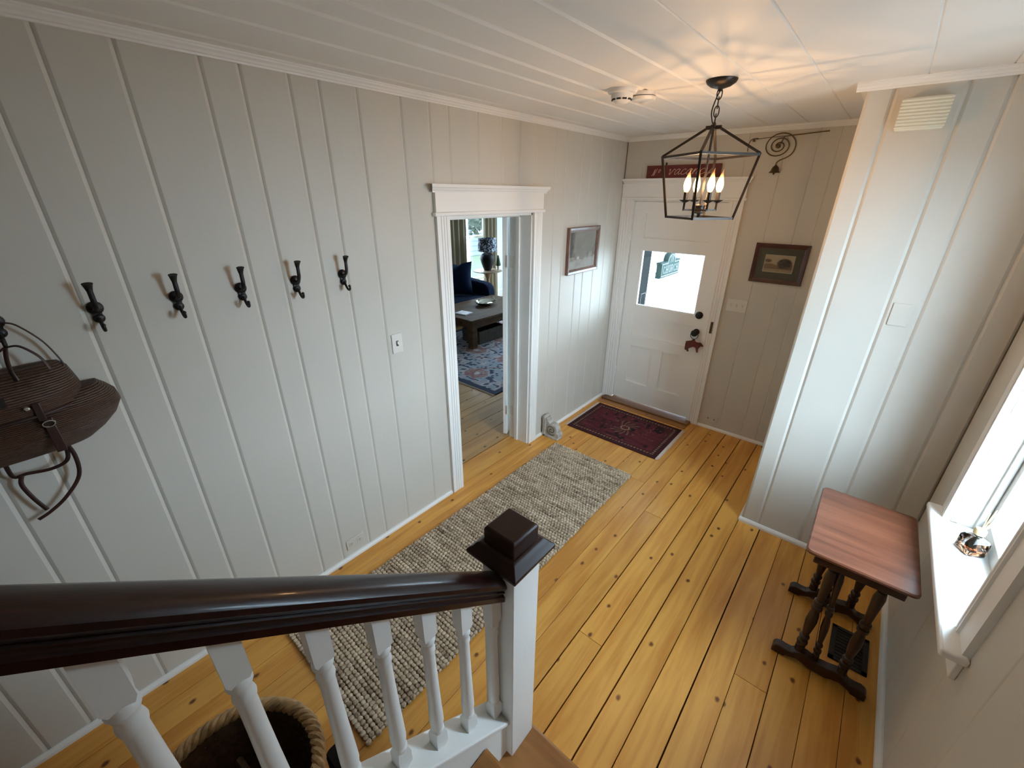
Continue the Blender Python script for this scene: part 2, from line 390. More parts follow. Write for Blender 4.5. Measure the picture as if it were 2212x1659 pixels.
# living room floor
lfloor = struct('floor_living_room', MB().box(-4.5, -.4, -.08, -.215, 7.8, -.022), 'gap_dark')
lg = [-.212, -.42, -.61, -.80, -.90, -1.06, -1.21, -1.42, -1.62, -1.85, -2.05, -2.28, -2.5, -2.73, -2.95, -3.2, -3.4, -3.65, -3.9, -4.1, -4.45]
for i in range(len(lg)-1):
    mb = MB(); board(mb, lg[i+1]+.002, lg[i]-.002, -.35, 7.7, random.uniform(-.002, 0)); mesh('plank', mb, 'old_floor', lfloor)

# ================================================================== WALLS
def planks(parent, kind, edges, ranges, face, mat='wall_paint', c=.011, d=.005, t=.02):
    """boards with eased edges; kind 'x+': board face looks to +x at x=face, 'y-': face looks to -y, 'x-': to -x"""
    for i in range(len(edges)-1):
        a, b = edges[i], edges[i+1]
        for z0, z1 in ranges(a, b):
            mb = MB()
            prof = [(a, -t), (b, -t), (b, -d), (b-.35*c, -.55*d), (b-c, 0), (a+c, 0), (a+.35*c, -.55*d), (a, -d)]
            if kind == 'x+': mb.prism([(face+v, u) for u, v in prof], 'z', z0, z1)
            elif kind == 'y-': mb.prism([(u, face-v) for u, v in prof], 'z', z0, z1)
            elif kind == 'x-': mb.prism([(face-v, u) for u, v in prof], 'z', z0, z1)
            mesh('plank', mb, mat, parent)
DO0, DO1, DZ = 1.735, 2.572, 1.962          # doorway to the living room
mb = MB().box(-.19, -2.6, 0, -.02, DO0, H).box(-.19, DO1, 0, -.02, D, H).box(-.19, DO0, DZ, -.02, DO1, H)
wl = struct('wall_left', mb, 'wall_paint')
le = [-2.6, -2.42, -2.2, -2.02, -1.8, -1.66, -1.45, -1.28, -1.06, -.90, -.70, -.53, -.40, -.27, -.142, .090, .221, .399, .630, .758, .939, 1.065, 1.243, 1.481, 1.661, 1.796, 2.025,
      2.24, 2.42, 2.60, 2.83, 2.966, 3.193, 3.325, 3.504, 3.688, 3.82, D]
planks(wl, 'x+', le, lambda a, b: [(2.0, H)] if (b > 1.70 and a < 2.59) else [(.0, H)], 0.0)
# living-room side skin of the same wall
struct('wall_living_room_near', MB().box(-.205, -.4, 0, -.19, DO0, 2.6).box(-.205, DO1, 0, -.19, 4.0, 2.6).box(-.205, DO0, DZ, -.19, DO1, 2.6), 'living_wall')
# front wall
FX0, FX1, FZ = .125, .962, 2.035
mb = MB().box(-.19, D+.02, 0, FX0, D+.15, H).box(FX1, D+.02, 0, 2.7, D+.15, H).box(FX0, D+.02, FZ, FX1, D+.15, H)
wf = struct('wall_front', mb, 'wall_paint')
planks(wf, 'y-', [0, .164, .42, .70, 1.01, 1.265, 1.462, 1.586, 1.80], lambda a, b: [(2.1, H)] if a < .98 else [(0, H)], D, c=.006, d=.003)
# closet bump-out
wc = struct('wall_closet', MB().box(XB, PB+.02, 0, 2.7, D+.02, H), 'wall_paint')
planks(wc, 'y-', [XB, 1.868, 2.106, 2.236, 2.458, WX], lambda a, b: [(0, H)], PB, c=.012, d=.0085)
# right wall with the window
WY0, WY1, WZ0, WZ1 = 1.645, 2.318, .775, 2.26
mb = MB().box(WX+.02, -2.6, 0, WX+.17, WY0, H).box(WX+.02, WY1, 0, WX+.17, PB+.02, H).box(WX+.02, WY0, 0, WX+.17, WY1, WZ0-.02).box(WX+.02, WY0, WZ1, WX+.17, WY1, H)
wr = struct('wall_right', mb, 'wall_paint')
planks(wr, 'x-', [-2.6, -2.2, -1.7, -1.25, -.8, -.35, .1, .52, .93, 1.33, 1.60, 1.98, 2.36, PB],
       lambda a, b: [(0, WZ0-.03), (WZ1+.04, H)] if (b > WY0-.03 and a < WY1+.03) else [(0, H)], WX, c=.007, d=.0025)
struct('wall_back', MB().box(-.2, -2.75, 0, 2.75, -2.6, 4.7), 'wall_paint')
# ceiling boards; open above the stairs
SX, SY = 1.37, -.25
ceil = struct('ceiling', MB().box(-.19, -2.6, H+.02, SX, D+.1, H+.14).box(SX, SY, H+.02, 2.75, D+.1, H+.14), 'ceiling_paint')
ce = [0, .112, .358, .596, .734, .915, 1.142, 1.381, 1.617, 1.965, 2.21, 2.40, WX]
for i in range(len(ce)-1):
    a, b = ce[i], ce[i+1]; y0 = -2.6 if b < SX else SY
    c, d = (.014, .0085) if i < 6 else (.005, .004)
    mb = MB().prism([(a, H+.02), (b, H+.02), (b, H+d), (b-.35*c, H+.5*d), (b-c, H), (a+c, H), (a+.35*c, H+.5*d), (a, H+d)], 'y', y0, D)
    mesh('plank', mb, 'ceiling_paint', ceil)
# stairwell above, upstairs window wall
struct('wall_stairwell', MB().box(SX-.1, -2.6, H+.14, SX, SY, 4.6).box(SX-.1, SY, H+.14, 2.75, SY+.1, 4.6)
       .box(WX, -2.6, H, WX+.17, SY, 4.6), 'wall_paint')
struct('ceiling_stairwell', MB().box(SX-.1, -2.75, 4.6, 2.75, SY+.1, 4.7), 'ceiling_paint')
# trim: crown and shoe mouldings
def crown(name, kind, a0, a1, face):
    pr = [(0, H), (0, 2.517), (.010, 2.517), (.012, 2.523), (.020, 2.525), (.024, 2.532), (.034, 2.538), (.036, 2.543), (.042, 2.545), (.042, H)]
    mb = MB()
    if kind == 'x+': mb.prism([(face+u, v) for u, v in pr], 'y', a0, a1)
    elif kind == 'y-': mb.prism([(face-u, v) for u, v in pr], 'x', a0, a1)
    elif kind == 'x-': mb.prism([(face-u, v) for u, v in pr], 'y', a0, a1)
    struct(name, mb, 'white_paint')
crown('trim_1', 'x+', -2.6, D, 0); crown('trim_2', 'y-', 0, XB, D); crown('trim_3', 'y-', XB-.04, WX, PB); crown('trim_4', 'x-', SY, PB, WX); crown('trim_5', 'x-', PB, D, XB)
def shoe(name, kind, a0, a1, face, h=.026, t=.018):
    pr = [(0, 0), (t, 0), (t, h*.55), (t*.75, h*.85), (t*.35, h), (0, h)]; mb = MB()
    if kind == 'x+': mb.prism([(face+u, v) for u, v in pr], 'y', a0, a1)
    elif kind == 'y-': mb.prism([(face-u, v) for u, v in pr], 'x', a0, a1)
    elif kind == 'x-': mb.prism([(face-u, v) for u, v in pr], 'y', a0, a1)
    return struct(name, mb, 'white_paint')
shoe('baseboard_left', 'x+', -2.6, 1.64, 0); shoe('baseboard_left_far', 'x+', 2.665, D, 0)
shoe('baseboard_front', 'y-', 1.068, XB, D); shoe('baseboard_closet', 'y-', XB-.012, WX, PB, .03, .02)
shoe('baseboard_right', 'x-', .76, PB, WX, .034, .02); shoe('baseboard_closet_side', 'x-', PB-.01, D, XB)

# ------------------------------------------------ doorway to the living room
def fluted(mb, kind, u0, u1, z0, z1, face, t=.02, flip=1):
    """door casing board: flat with three shallow grooves. u runs along the wall"""
    w = u1-u0; pr = [(0, 0), (0, t)]
    for g in (.30, .50, .70): pr += [(w*g-.006, t), (w*g-.002, t-.005), (w*g+.002, t-.005), (w*g+.006, t)]
    pr += [(w, t), (w, 0)]
    if kind == 'x+': mb.prism([(face+v, u0+u) for u, v in pr], 'z', z0, z1)
    if kind == 'y-': mb.prism([(u0+u, face-v) for u, v in pr], 'z', z0, z1)
    if kind == 'x-': mb.prism([(face-v, u0+u) for u, v in pr], 'z', z0, z1)
tr = struct('trim_6')
for u0, u1 in ((1.650, 1.748), (2.566, 2.664)):
    mb = MB(); fluted(mb, 'x+', u0, u1, 0, 1.962, 0, .022); mesh('casing', mb, 'white_paint', tr)
mesh('fillet', MB().box(0, 1.632, 1.962, .034, 2.684, 1.984), 'white_paint', tr, bevel=.006, seg=3)
mesh('header_board', MB().box(0, 1.645, 1.984, .024, 2.671, 2.092), 'white_paint', tr, bevel=.002)
capr = [(0, 2.088), (.028, 2.088), (.030, 2.096), (.037, 2.103), (.040, 2.110), (.050, 2.116), (.053, 2.132), (0, 2.132)]
def capmould(mb, kind, a0, a1, face):
    """cap with returned (mitred) ends"""
    n = len(capr); L = []; Rr = []
    for u, v in capr:
        L.append((a0-u*.75, u, v)); Rr.append((a1+u*.75, u, v))
    f = (lambda a, u, v: (face+u, a, v)) if kind == 'x+' else (lambda a, u, v: (a, face-u, v))
    mb.loft([[f(*p) for p in L], [f(*p) for p in Rr]])
mb = MB(); capmould(mb, 'x+', 1.645, 2.671, 0); mesh('cap', mb, 'white_paint', tr)
mb = MB().box(-.205, DO0-.0, 0, -.0, DO0+.016, DZ).box(-.205, DO1-.016, 0, -.0, DO1, DZ).box(-.205, DO0, DZ-.016, 0, DO1, DZ)
mesh('jamb', mb, 'white_paint', tr)
mesh('stop', MB().box(-.135, DO1-.030, 0, -.105, DO1-.016, DZ-.016).box(-.135, DO0+.016, 0, -.105, DO0+.03, DZ-.016).box(-.135, DO0+.016, DZ-.03, -.105, DO1-.016, DZ-.016), 'white_paint', tr)
# the inner door, swung wide open into the living room
d2 = struct('door_2'); ORG['door_2'] = (0, 0, 0)
hx, hy = -.222, DO1-.03; dv = Vector((-.42, .907, 0)); nv = Vector((-.907, -.42, 0))
mb = MB(); mb.obox(Vector((hx, hy, .98))+dv*.40+nv*.02, dv*.40, nv*.019, Vector((0, 0, .96))); mesh('door_leaf', mb, 'white_paint', d2, bevel=.003)
for z in (.28, 1.60):
    mb = MB().lathe([(.008, -.045), (.008, .045)], (hx+.006, hy-.004, z), 10); mesh('hinge', mb, 'plate_white', d2)
    mesh('hinge_leaf', MB().box(-.205, DO1-.0185, z-.045, -.165, DO1-.0155, z+.045), 'plate_white', d2)

# ------------------------------------------------ front door
d1 = struct('door_1')
y0, y1 = D+.012, D+.055
st = MB()      # stiles and rails around three lower panels, the glass and one upper panel
X0, X1, PX0, PX1 = FX0+.006, FX1-.006, .252, .848
st.box(X0, y0, .030, PX0, y1, FZ-.006).box(PX1, y0, .030, X1, y1, FZ-.006)
for z0, z1 in ((.030, .238), (.652, .760), (.964, 1.068), (1.612, 1.712), (1.93, FZ-.006)): st.box(PX0, y0, z0, PX1, y1, z1)
st.box(.500, y0, .238, .602, y1, .652)
mesh('door_frame', st, 'white_paint', d1)
for x0, x1, z0, z1 in ((PX0, .500, .238, .652), (.602, PX1, .238, .652), (PX0, PX1, .760, .964), (PX0, PX1, 1.712, 1.93)):
    mesh('door_panel', MB().box(x0-.004, y0+.019, z0-.004, x1+.004, y1-.012, z1+.004), 'white_paint', d1)
mb = MB()
for b in ((PX0, 1.068, PX1, 1.080), (PX0, 1.600, PX1, 1.612), (PX0, 1.08, PX0+.012, 1.6), (PX1-.012, 1.08, PX1, 1.6)): mb.box(b[0], y0+.006, b[1], b[2], y1-.006, b[3])
mesh('glazing_bead', mb, 'white_paint', d1)
mesh('door_stop', MB().box(FX0-.01, y1+.001, 0, FX0+.022, y1+.022, FZ).box(FX1-.022, y1+.001, 0, FX1+.01, y1+.022, FZ).box(FX0, y1+.001, FZ-.022, FX1, y1+.022, FZ+.01), 'white_paint', d1)
mesh('pane', MB().box(PX0, y0+.02, 1.068, PX1, y0+.024, 1.612), 'pane_glass', d1)
mb = MB().lathe([(.030, 0), (.030, -.006), (.014, -.010), (.012, -.035), (.026, -.045), (.031, -.058), (.026, -.070), (.010, -.076)], (.889, y0, .919), 20, 'y'); mesh('door_knob', mb, 'black_iron', d1, smooth=True)
mb = MB().lathe([(.034, 0), (.034, -.010), (.028, -.018), (.012, -.022)], (.887, y0, 1.078), 24, 'y'); mesh('deadbolt', mb, 'black_iron', d1, smooth=True)
for z in (1.72, 1.02, .33):
    mb = MB().lathe([(.006, -.04), (.006, .04)], (FX0+.003, D+.004, z), 10).lathe([(.009, .04), (.003, .05)], (FX0+.003, D+.004, z), 10); mesh('hinge', mb, 'white_paint', d1)
mesh('threshold', MB().box(.045, D-.105, .0008, FX1+.045, D+.12, .020), 'sill_wood', d1, bevel=.006)
mesh('sill_strip', MB().box(.045, D-.185, .0008, FX1+.045, D-.106, .0045), 'tread_wood', d1, bevel=.002)
t1 = struct('trim_7')
mb = MB(); fluted(mb, 'y-', .004, .128, 0, 2.045, D, .022); mesh('casing', mb, 'white_paint', t1)
mb = MB(); fluted(mb, 'y-', .960, 1.068, 0, 2.045, D, .022); mesh('casing', mb, 'white_paint', t1)
mesh('fillet', MB().box(.003, D-.034, 2.045, 1.086, D, 2.066), 'white_paint', t1, bevel=.006, seg=3)
mesh('header_board', MB().box(.003, D-.024, 2.066, 1.072, D, 2.178), 'white_paint', t1, bevel=.002)
capr = [(a, b+.086) for a, b in capr]
mb = MB(); capmould(mb, 'y-', .04, 1.066, D); mesh('cap', mb, 'white_paint', t1)
mesh('jamb', MB().box(FX0-.012, D, 0, FX0+.002, D+.15, FZ).box(FX1-.002, D, 0, FX1+.012, D+.15, FZ).box(FX0-.012, D, FZ-.003, FX1+.012, D+.15, FZ+.012), 'white_paint', t1)
mesh('strike_plate', MB().box(1.008, D-.028, .940, 1.030, D-.02, 1.046), 'brass_aged', t1, bevel=.002)

# ------------------------------------------------ the window of the right wall
w1 = struct('window_1')
for u0, u1 in ((WY0-.125, WY0), (WY1, WY1+.108)):
    mb = MB(); w = u1-u0; pr = [(0, 0), (0, .020), (w*.72, .020), (w*.74, .028), (w*.80, .028), (w*.82, .022), (w*.88, .022), (w*.90, .027), (w*.97, .027), (w, .018), (w, 0)]
    if u0 > 2: pr = [(w-a, b) for a, b in pr]
    mb.prism([(WX-v, u0+u) for u, v in pr], 'z', WZ0, WZ1+.02); mesh('casing', mb, 'white_paint', w1)
mesh('head_casing', MB().box(WX-.024, WY0-.14, WZ1, WX, WY1+.14, WZ1+.12), 'white_paint', w1, bevel=.003)
mesh('window_stool', MB().prism([(2.495, WY0-.145), (2.495, WY1+.115), (WX, WY1+.115), (WX, WY1), (2.735, WY1), (2.735, WY0), (WX, WY0), (WX, WY0-.145)], 'z', .752, .780), 'white_paint', w1, bevel=.009, seg=3)
mesh('window_apron', MB().box(WX-.018, WY0-.12, .665, WX, WY1+.10, .752), 'white_paint', w1, bevel=.003)
mesh('jamb', MB().box(WX, WY1-.002, .78, 2.735, WY1+.018, WZ1).box(WX, WY0-.018, .78, 2.735, WY0+.002, WZ1).box(WX, WY0, WZ1-.002, 2.735, WY1, WZ1+.02), 'white_paint', w1)
mesh('stop', MB().box(2.635, WY1-.016, .78, 2.655, WY1, WZ1).box(2.635, WY0, .78, 2.655, WY0+.016, WZ1), 'white_paint', w1)
ls = MB()
for y in (WY1-.050, WY0+.002): ls.box(2.660, y, .782, 2.692, y+.048, 1.54)
ls.box(2.660, WY0, .782, 2.692, WY1, .845).box(2.660, WY0, 1.505, 2.692, WY1, 1.545)
mesh('lower_sash', ls, 'white_paint', w1, bevel=.004)
us = MB()
for y in (WY1-.050, WY0+.002): us.box(2.698, y, 1.51, 2.728, y+.048, WZ1)
us.box(2.698, WY0, 1.505, 2.728, WY1, 1.545).box(2.698, WY0, WZ1-.05, 2.728, WY1, WZ1)
mesh('upper_sash', us, 'white_paint', w1, bevel=.004)
mesh('pane', MB().box(2.674, WY0+.04, .84, 2.678, WY1-.04, 1.51), 'pane_glass', w1)
mesh('pane', MB().box(2.712, WY0+.04, 1.54, 2.716, WY1-.04, WZ1-.04), 'pane_glass', w1)

# ================================================================== STAIRCASE
stair = thing('staircase', 'staircase with dark handrail and white turned balusters beside the jute runner', 'staircase', (1.42, .67, 0))
RISE, GO, N1 = .20, .238, .748
for n in range(1, 10):
    yf = N1-GO*(n-1); z = RISE*n
    x0 = 1.372 if n == 1 else 1.462
    mb = MB().prism([(yf-GO-.03, z-.028), (yf-.012, z-.028), (yf-.003, z-.024), (yf, z-.014), (yf-.003, z-.004), (yf-.012, z), (yf-GO-.03, z)], 'x', x0, WX-.001)
    mesh('tread', mb, 'tread_wood', stair)
    mesh('riser', MB().box(x0+.002, yf-.044, z-RISE, WX-.001, yf-.026, z-.028), 'stair_white', stair)
SL = -.822
def zs(y, y_ref, z_ref): return z_ref+SL*(y-y_ref)
ye, ys = -1.3, .620
zt = lambda y: zs(y, .612, .403)
mb = MB().prism([(ys, max(0, zt(ys)-.34)), (ys, zt(ys)-.022), (ye, zt(ye)-.022), (ye, zt(ye)-.40)], 'x', 1.383, 1.458)
mesh('stringer', mb, 'stair_white', stair)
mb = MB().prism([(ys, zt(ys)-.024), (ys, zt(ys)), (ye, zt(ye)), (ye, zt(ye)-.024)], 'x', 1.366, 1.472); mesh('stringer_cap', mb, 'stair_white', stair, bevel=.005, seg=3)
# newel
nx0, nx1, ny0, ny1 = 1.362, 1.484, .612, .732
mesh('newel_post', MB().box(nx0, ny0, 0, nx1, ny1, 1.135), 'stair_white', stair, bevel=.003)
ncx, ncy = (nx0+nx1)/2, (ny0+ny1)/2
def sq(h, z): return [(ncx-h, ncy-h, z), (ncx+h, ncy-h, z), (ncx+h, ncy+h, z), (ncx-h, ncy+h, z)]
cap = mesh('newel_cap', MB().loft([sq(.082, 1.118), sq(.092, 1.124), sq(.094, 1.136), sq(.088, 1.143), sq(.080, 1.148), sq(.072, 1.160), sq(.062, 1.166)]), 'dark_cap', stair, bevel=.002)
mesh('cap_block', MB().loft([sq(.058, 1.160), sq(.056, 1.180), sq(.0565, 1.212), sq(.050, 1.220)]), 'dark_cap', cap, bevel=.004, seg=3)
# handrail: moulded profile swept up the slope
hp = [(-.024, -.006), (.024, -.006), (.030, .000), (.031, .018), (.026, .022), (.024, .028), (.030, .033), (.031, .037), (.027, .041), (.033, .048), (.038, .058), (.037, .070), (.030, .081), (.017, .088), (0, .090)]
hp = hp+[(-a, b) for a, b in hp[-2:0:-1] if a > 0 and (a, b) != (.024, -.006)]
zr = lambda y: zs(y, .611, .985)
n_ = Vector((0, .635, .772)); rings = []
for y in (ny0+.001, .45, .2, -.1, -.5, -.95, -1.4): rings.append([(1.421+u*1.0, y, zr(y)+v*1.02) for u, v in hp])
mesh('handrail', MB().loft(rings), 'dark_rail', stair, smooth=True, ang=.55)
# balusters
BAL = None
for i in range(11):
    yc = .589-.1165*i-(.004 if i > 4 else 0)
    zb = zt(yc); zh = zr(yc)
    L = zh-zb
    if BAL is None:
        hb = .019; mb = MB()
        lo = [(-hb, -hb), (hb, -hb), (hb, hb), (-hb, hb)]
        a_, b_ = .108, L-.118
        mb.loft([[(x, y, (-y)*(-SL)*-1-.002) for x, y in lo], [(x, y, .060) for x, y in lo], [(x*.72, y*.72, .074) for x, y in lo]])
        pr = [(.0125, .070), (.0155, .074), (.0165, .080), (.0135, .088), (.0150, .098), (.0172, .120), (.0168, .150), (.0150, .24), (.0138, .33), (.0132, b_-.052), (.0145, b_-.046), (.0158, b_-.038), (.0145, b_-.030), (.0128, b_-.022), (.0150, b_-.012), (.0175, b_-.005), (.0165, b_+.004), (.0130, b_+.010)]
        mb.lathe([(r_*1.17, z_) for r_, z_ in pr], (0, 0, 0), 16)
        mb.loft([[(x*.72, y*.72, b_+.004) for x, y in lo], [(x, y, b_+.020) for x, y in lo], [(x, y, L+y*SL-.004) for x, y in lo]])
        me_o = mesh('baluster', mb, 'stair_white', stair, smooth=True, ang=.5, org=(0, 0, 0))
        BAL = me_o; o = BAL
    else:
        o = BAL.copy(); COL.objects.link(o); o.parent = stair
    o.location = Vector((1.420, yc, zb))-Vector(ORG['staircase'])

# ================================================================== HALL THINGS
# ---- lantern pendant
LC = Vector((1.267, 2.287, 0))
lan = thing('lantern_pendant', 'dark bronze open cage lantern with four lit candle bulbs on a chain', 'pendant light', (LC.x, LC.y, H))
def at(r, a, z): return LC+Vector((r*math.cos(R(a)), r*math.sin(R(a)), z))
mb = MB().lathe([(.066, H), (.066, H-.004), (.060, H-.014), (.042, H-.026), (.018, H-.033), (.008, H-.036), (.007, H-.044)], (LC.x, LC.y, 0), 28); mesh('canopy', mb, 'bronze_metal', lan, smooth=True)
zc = [2.497, 2.463, 2.429, 2.398]
for i, z in enumerate(zc):
    a = R(20+90*(i % 2)); pts = []
    for k in range(20):
        t = 2*math.pi*k/20; u = .0105*math.cos(t); v = (.0125 if abs(math.sin(t)) > .02 else 0)*0+.0225*math.sin(t)
        pts.append((LC.x+u*math.cos(a), LC.y+u*math.sin(a), z+v))
    mesh('chain_link', MB().tube(pts, .0026, 8, True), 'bronze_metal', lan, smooth=True)
pts = smoothpath([(LC.x, LC.y, 2.508), (LC.x-.012, LC.y-.006, 2.47), (LC.x-.022, LC.y+.002, 2.43), (LC.x-.013, LC.y, 2.395), (LC.x-.004, LC.y, 2.375)])
mesh('cord', MB().tube(pts, .0028, 6), 'black_iron', lan, smooth=True)
mb = MB().obox((LC.x, LC.y, 2.366), Vector((math.cos(R(9)), math.sin(R(9)), 0))*.034, Vector((-math.sin(R(9)), math.cos(R(9)), 0))*.009, (0, 0, .008))
mb.obox((LC.x, LC.y, 2.366), Vector((math.cos(R(9)), math.sin(R(9)), 0))*.009, Vector((-math.sin(R(9)), math.cos(R(9)), 0))*.034, (0, 0, .008)).lathe([(.009, 2.374), (.007, 2.384), (.003, 2.39)], (LC.x, LC.y, 0), 12)
mesh('top_cross', mb, 'bronze_metal', lan, bevel=.001)
bw = .0105
for k in range(4):
    a = 9+90*k
    mesh('roof_bar', MB().bar(at(.028, a, 2.364), at(.215, a, 2.254), bw, bw), 'bronze_metal', lan)
    mesh('side_bar', MB().bar(at(.215, a, 2.256), at(.155, a, 1.974), bw, bw), 'bronze_metal', lan)
    mesh('top_bar', MB().bar(at(.215, a, 2.250), at(.215, a+90, 2.250), bw, bw), 'bronze_metal', lan)
    mesh('bottom_bar', MB().bar(at(.155, a, 1.979), at(.155, a+90, 1.979), bw, bw), 'bronze_metal', lan)
mesh('stem', MB().lathe([(.0055, 2.36), (.0055, 2.03)], (LC.x, LC.y, 0), 10), 'bronze_metal', lan, smooth=True)
mb = MB().lathe([(.006, 2.040), (.025, 2.036), (.025, 2.030), (.022, 2.028), (.022, 2.006), (.026, 2.004), (.024, 1.998), (.010, 1.996), (.007, 1.990), (.010, 1.984), (.004, 1.976)], (LC.x, LC.y, 0), 20); mesh('hub', mb, 'bronze_metal', lan, smooth=True)
for k in range(4):
    a = 41.6+90*k; e = at(.080, a, 0)
    mesh('arm', MB().bar(at(.018, a, 2.014), at(.0845, a, 2.014), .008, .008).bar(at(.080, a, 2.014), at(.080, a, 2.052), .008, .008), 'bronze_metal', lan)
    mesh('drip_cup', MB().lathe([(.006, 2.046), (.016, 2.052), (.026, 2.058), (.027, 2.060), (.010, 2.059)], (e.x, e.y, 0), 18), 'bronze_metal', lan, smooth=True)
    sl = mesh('candle_sleeve', MB().lathe([(.0100, 2.058), (.0100, 2.094), (.0085, 2.095)], (e.x, e.y, 0), 14), 'bronze_metal', lan, smooth=True)
    prof = [(.007, 2.090), (.010, 2.096), (.0155, 2.108), (.0182, 2.122), (.0172, 2.136), (.0130, 2.152), (.0078, 2.168), (.0042, 2.180), (.0018, 2.191), (.0006, 2.196)]
    bend = [0, 0, 0, 0, 0, .0005, .0015, .003, .005, .006]
    mb = MB(); n = 14; rings = [[(e.x+r*.92*math.cos(2*math.pi*q/n)+bb, e.y+r*math.sin(2*math.pi*q/n), z) for q in range(n)] for (r, z), bb in zip(prof, bend)]
    mb.loft(rings); bo = mesh('bulb', mb, 'bulb_glass', lan, smooth=True)
    ga = bo.data.attributes.new('glow', 'FLOAT', 'POINT')
    for i_, v in enumerate(bo.data.vertices):
        z = v.co.z+H; ga.data[i_].value = max(0, min(1, 1-(z-2.128)/.050)) if z > 2.098 else .35
    mesh('filament', MB().lathe([(.0015, 2.112), (.0034, 2.115), (.0034, 2.127), (.0015, 2.130)], (e.x, e.y, 0), 8), 'filament_glow', bo, smooth=True)

# ---- smoke alarms
sa = thing('smoke_alarm', 'white tiered smoke alarm with dark vents on the ceiling', 'smoke alarm', (.836, 2.185, H))
mesh('base', MB().lathe([(.073, H), (.073, H-.006), (.068, H-.016), (.054, H-.020)], (.836, 2.185, 0), 32), 'detector_white', sa, smooth=True)
mesh('body', MB().lathe([(.053, H-.018), (.053, H-.034), (.048, H-.042), (.030, H-.056), (.018, H-.060)], (.836, 2.185, 0), 32), 'detector_white', sa, smooth=True)
for a in (-150, -115, -80, -45, -10, 25):
    c = Vector((.836+.046*math.cos(R(a)), 2.185+.046*math.sin(R(a)), H-.0435)); t = Vector((-math.sin(R(a)), math.cos(R(a)), 0))
    mesh('vent', MB().obox(c, t*.010, Vector((math.cos(R(a)), math.sin(R(a)), 0))*.003, (0, 0, .0035)), 'slot_dark', sa)
sb = thing('smoke_alarm', 'flat round white smoke alarm with a button beside the tiered one', 'smoke alarm', (.886, 2.318, H))
mesh('base', MB().lathe([(.062, H), (.063, H-.014), (.060, H-.016)], (.886, 2.318, 0), 32), 'detector_white', sb, smooth=True)
mesh('vent', MB().lathe([(.058, H-.014), (.058, H-.021)], (.886, 2.318, 0), 32), 'slot_dark', sb, smooth=True)
mesh('cover', MB().lathe([(.061, H-.0195), (.062, H-.024), (.056, H-.034), (.030, H-.040), (.010, H-.041)], (.886, 2.318, 0), 32), 'detector_white', sb, smooth=True)
mesh('button', MB().lathe([(.019, H-.037), (.018, H-.043), (.012, H-.044)], (.883, 2.330, 0), 20), 'plate_white', sb, smooth=True)

# ---- coat hooks
def hook_parts(root, y):
    o = Vector((0, y, 1.70))
    def V(*p): return [(q[0]+o.x, q[1]+o.y, q[2]+o.z) for q in p]
    mb = MB().lathe([(.021, -.0005), (.023, .004), (.020, .009), (.010, .013)], (o.x, o.y, o.z+.014), 18, 'x').lathe([(.015, -.0005), (.017, .004), (.014, .009), (.008, .012)], (o.x, o.y, o.z-.022), 16, 'x').lathe([(.013, -.0005), (.013, .008)], (o.x, o.y, o.z-.006), 12, 'x')
    mesh('wall_plate', mb, 'black_iron', root, smooth=True)
    p = smoothpath(V((.008, 0, .010), (.024, 0, .012), (.040, 0, .020), (.050, 0, .040), (.053, 0, .064), (.055, 0, .088), (.062, 0, .104)), 4)
    r = [.0085-.0025*min(1, i/8) for i in range(len(p))]
    for i in range(len(p)-6, len(p)): r[i] += .0012*(i-len(p)+7)*.75
    mesh('upper_prong', MB().tube(p, r, 10, fx=1.35, fy=.75), 'black_iron', root, smooth=True)
    p = smoothpath(V((.006, 0, -.020), (.016, 0, -.030), (.028, 0, -.046), (.040, 0, -.057), (.053, 0, -.056), (.059, 0, -.045), (.056, 0, -.038)), 4)
    mb = MB().tube(p, [.0062-.0018*i/len(p) for i in range(len(p))], 9).lathe([(.002, -.0065), (.006, -.003), (.0066, 0), (.006, .003), (.002, .0065)], p[-1], 10)
    mesh('lower_prong', mb, 'black_iron', root, smooth=True)
names = ['black iron coat hook with the wicker creel hung on it', 'bare black iron coat hook next to the wicker creel', 'second bare black iron coat hook counting from the creel', 'middle one of the five bare black iron coat hooks',
         'fourth bare black coat hook, second from the doorway', 'black iron coat hook nearest the doorway, above the light switch']
proto = None
for i, y in enumerate((-.112, .119, .351, .576, .805, 1.036)):
    if proto is None:
        proto = thing('coat_hook', names[0], 'coat hook', (0, y, 1.70), 'coat hooks on the plank wall'); hook_parts(proto, y); o = proto
    else: o = copy_tree(proto, (0, y, 1.70))
    o['label'] = names[i]

# ---- wall plates
def plate(name, label, cat, kind, c, w, h, face, mat):
    t = thing(name, label, cat, {'x+': (face, c[0], c[1]), 'y-': (c[0], face, c[1])}[kind])
    f = (lambda u0, v0, u1, v1, a, b: MB().box(face+a, c[0]+u0, c[1]+v0, face+b, c[0]+u1, c[1]+v1)) if kind == 'x+' else \
        (lambda u0, v0, u1, v1, a, b: MB().box(c[0]+u0, face-b, c[1]+v0, c[0]+u1, face-a, c[1]+v1))
    mesh('plate', f(-w/2, -h/2, w/2, h/2, 0, .006), mat, t, bevel=.0025)
    return t, f
t, f = plate('light_switch', 'single white light switch on the plank wall before the doorway', 'switch', 'x+', (1.306, 1.284), .070, .115, 0, 'plate_white')
mesh('slot', f(-.008, -.016, .008, .016, .0055, .0065), 'slot_dark', t); mesh('toggle', f(-.0045, -.004, .0045, .012, .006, .016), 'plate_white', t)
t, f = plate('wall_outlet', 'painted-over wall outlet low on the plank wall near the runner', 'outlet', 'x+', (.845, .105), .115, .072, 0, 'plate_painted')
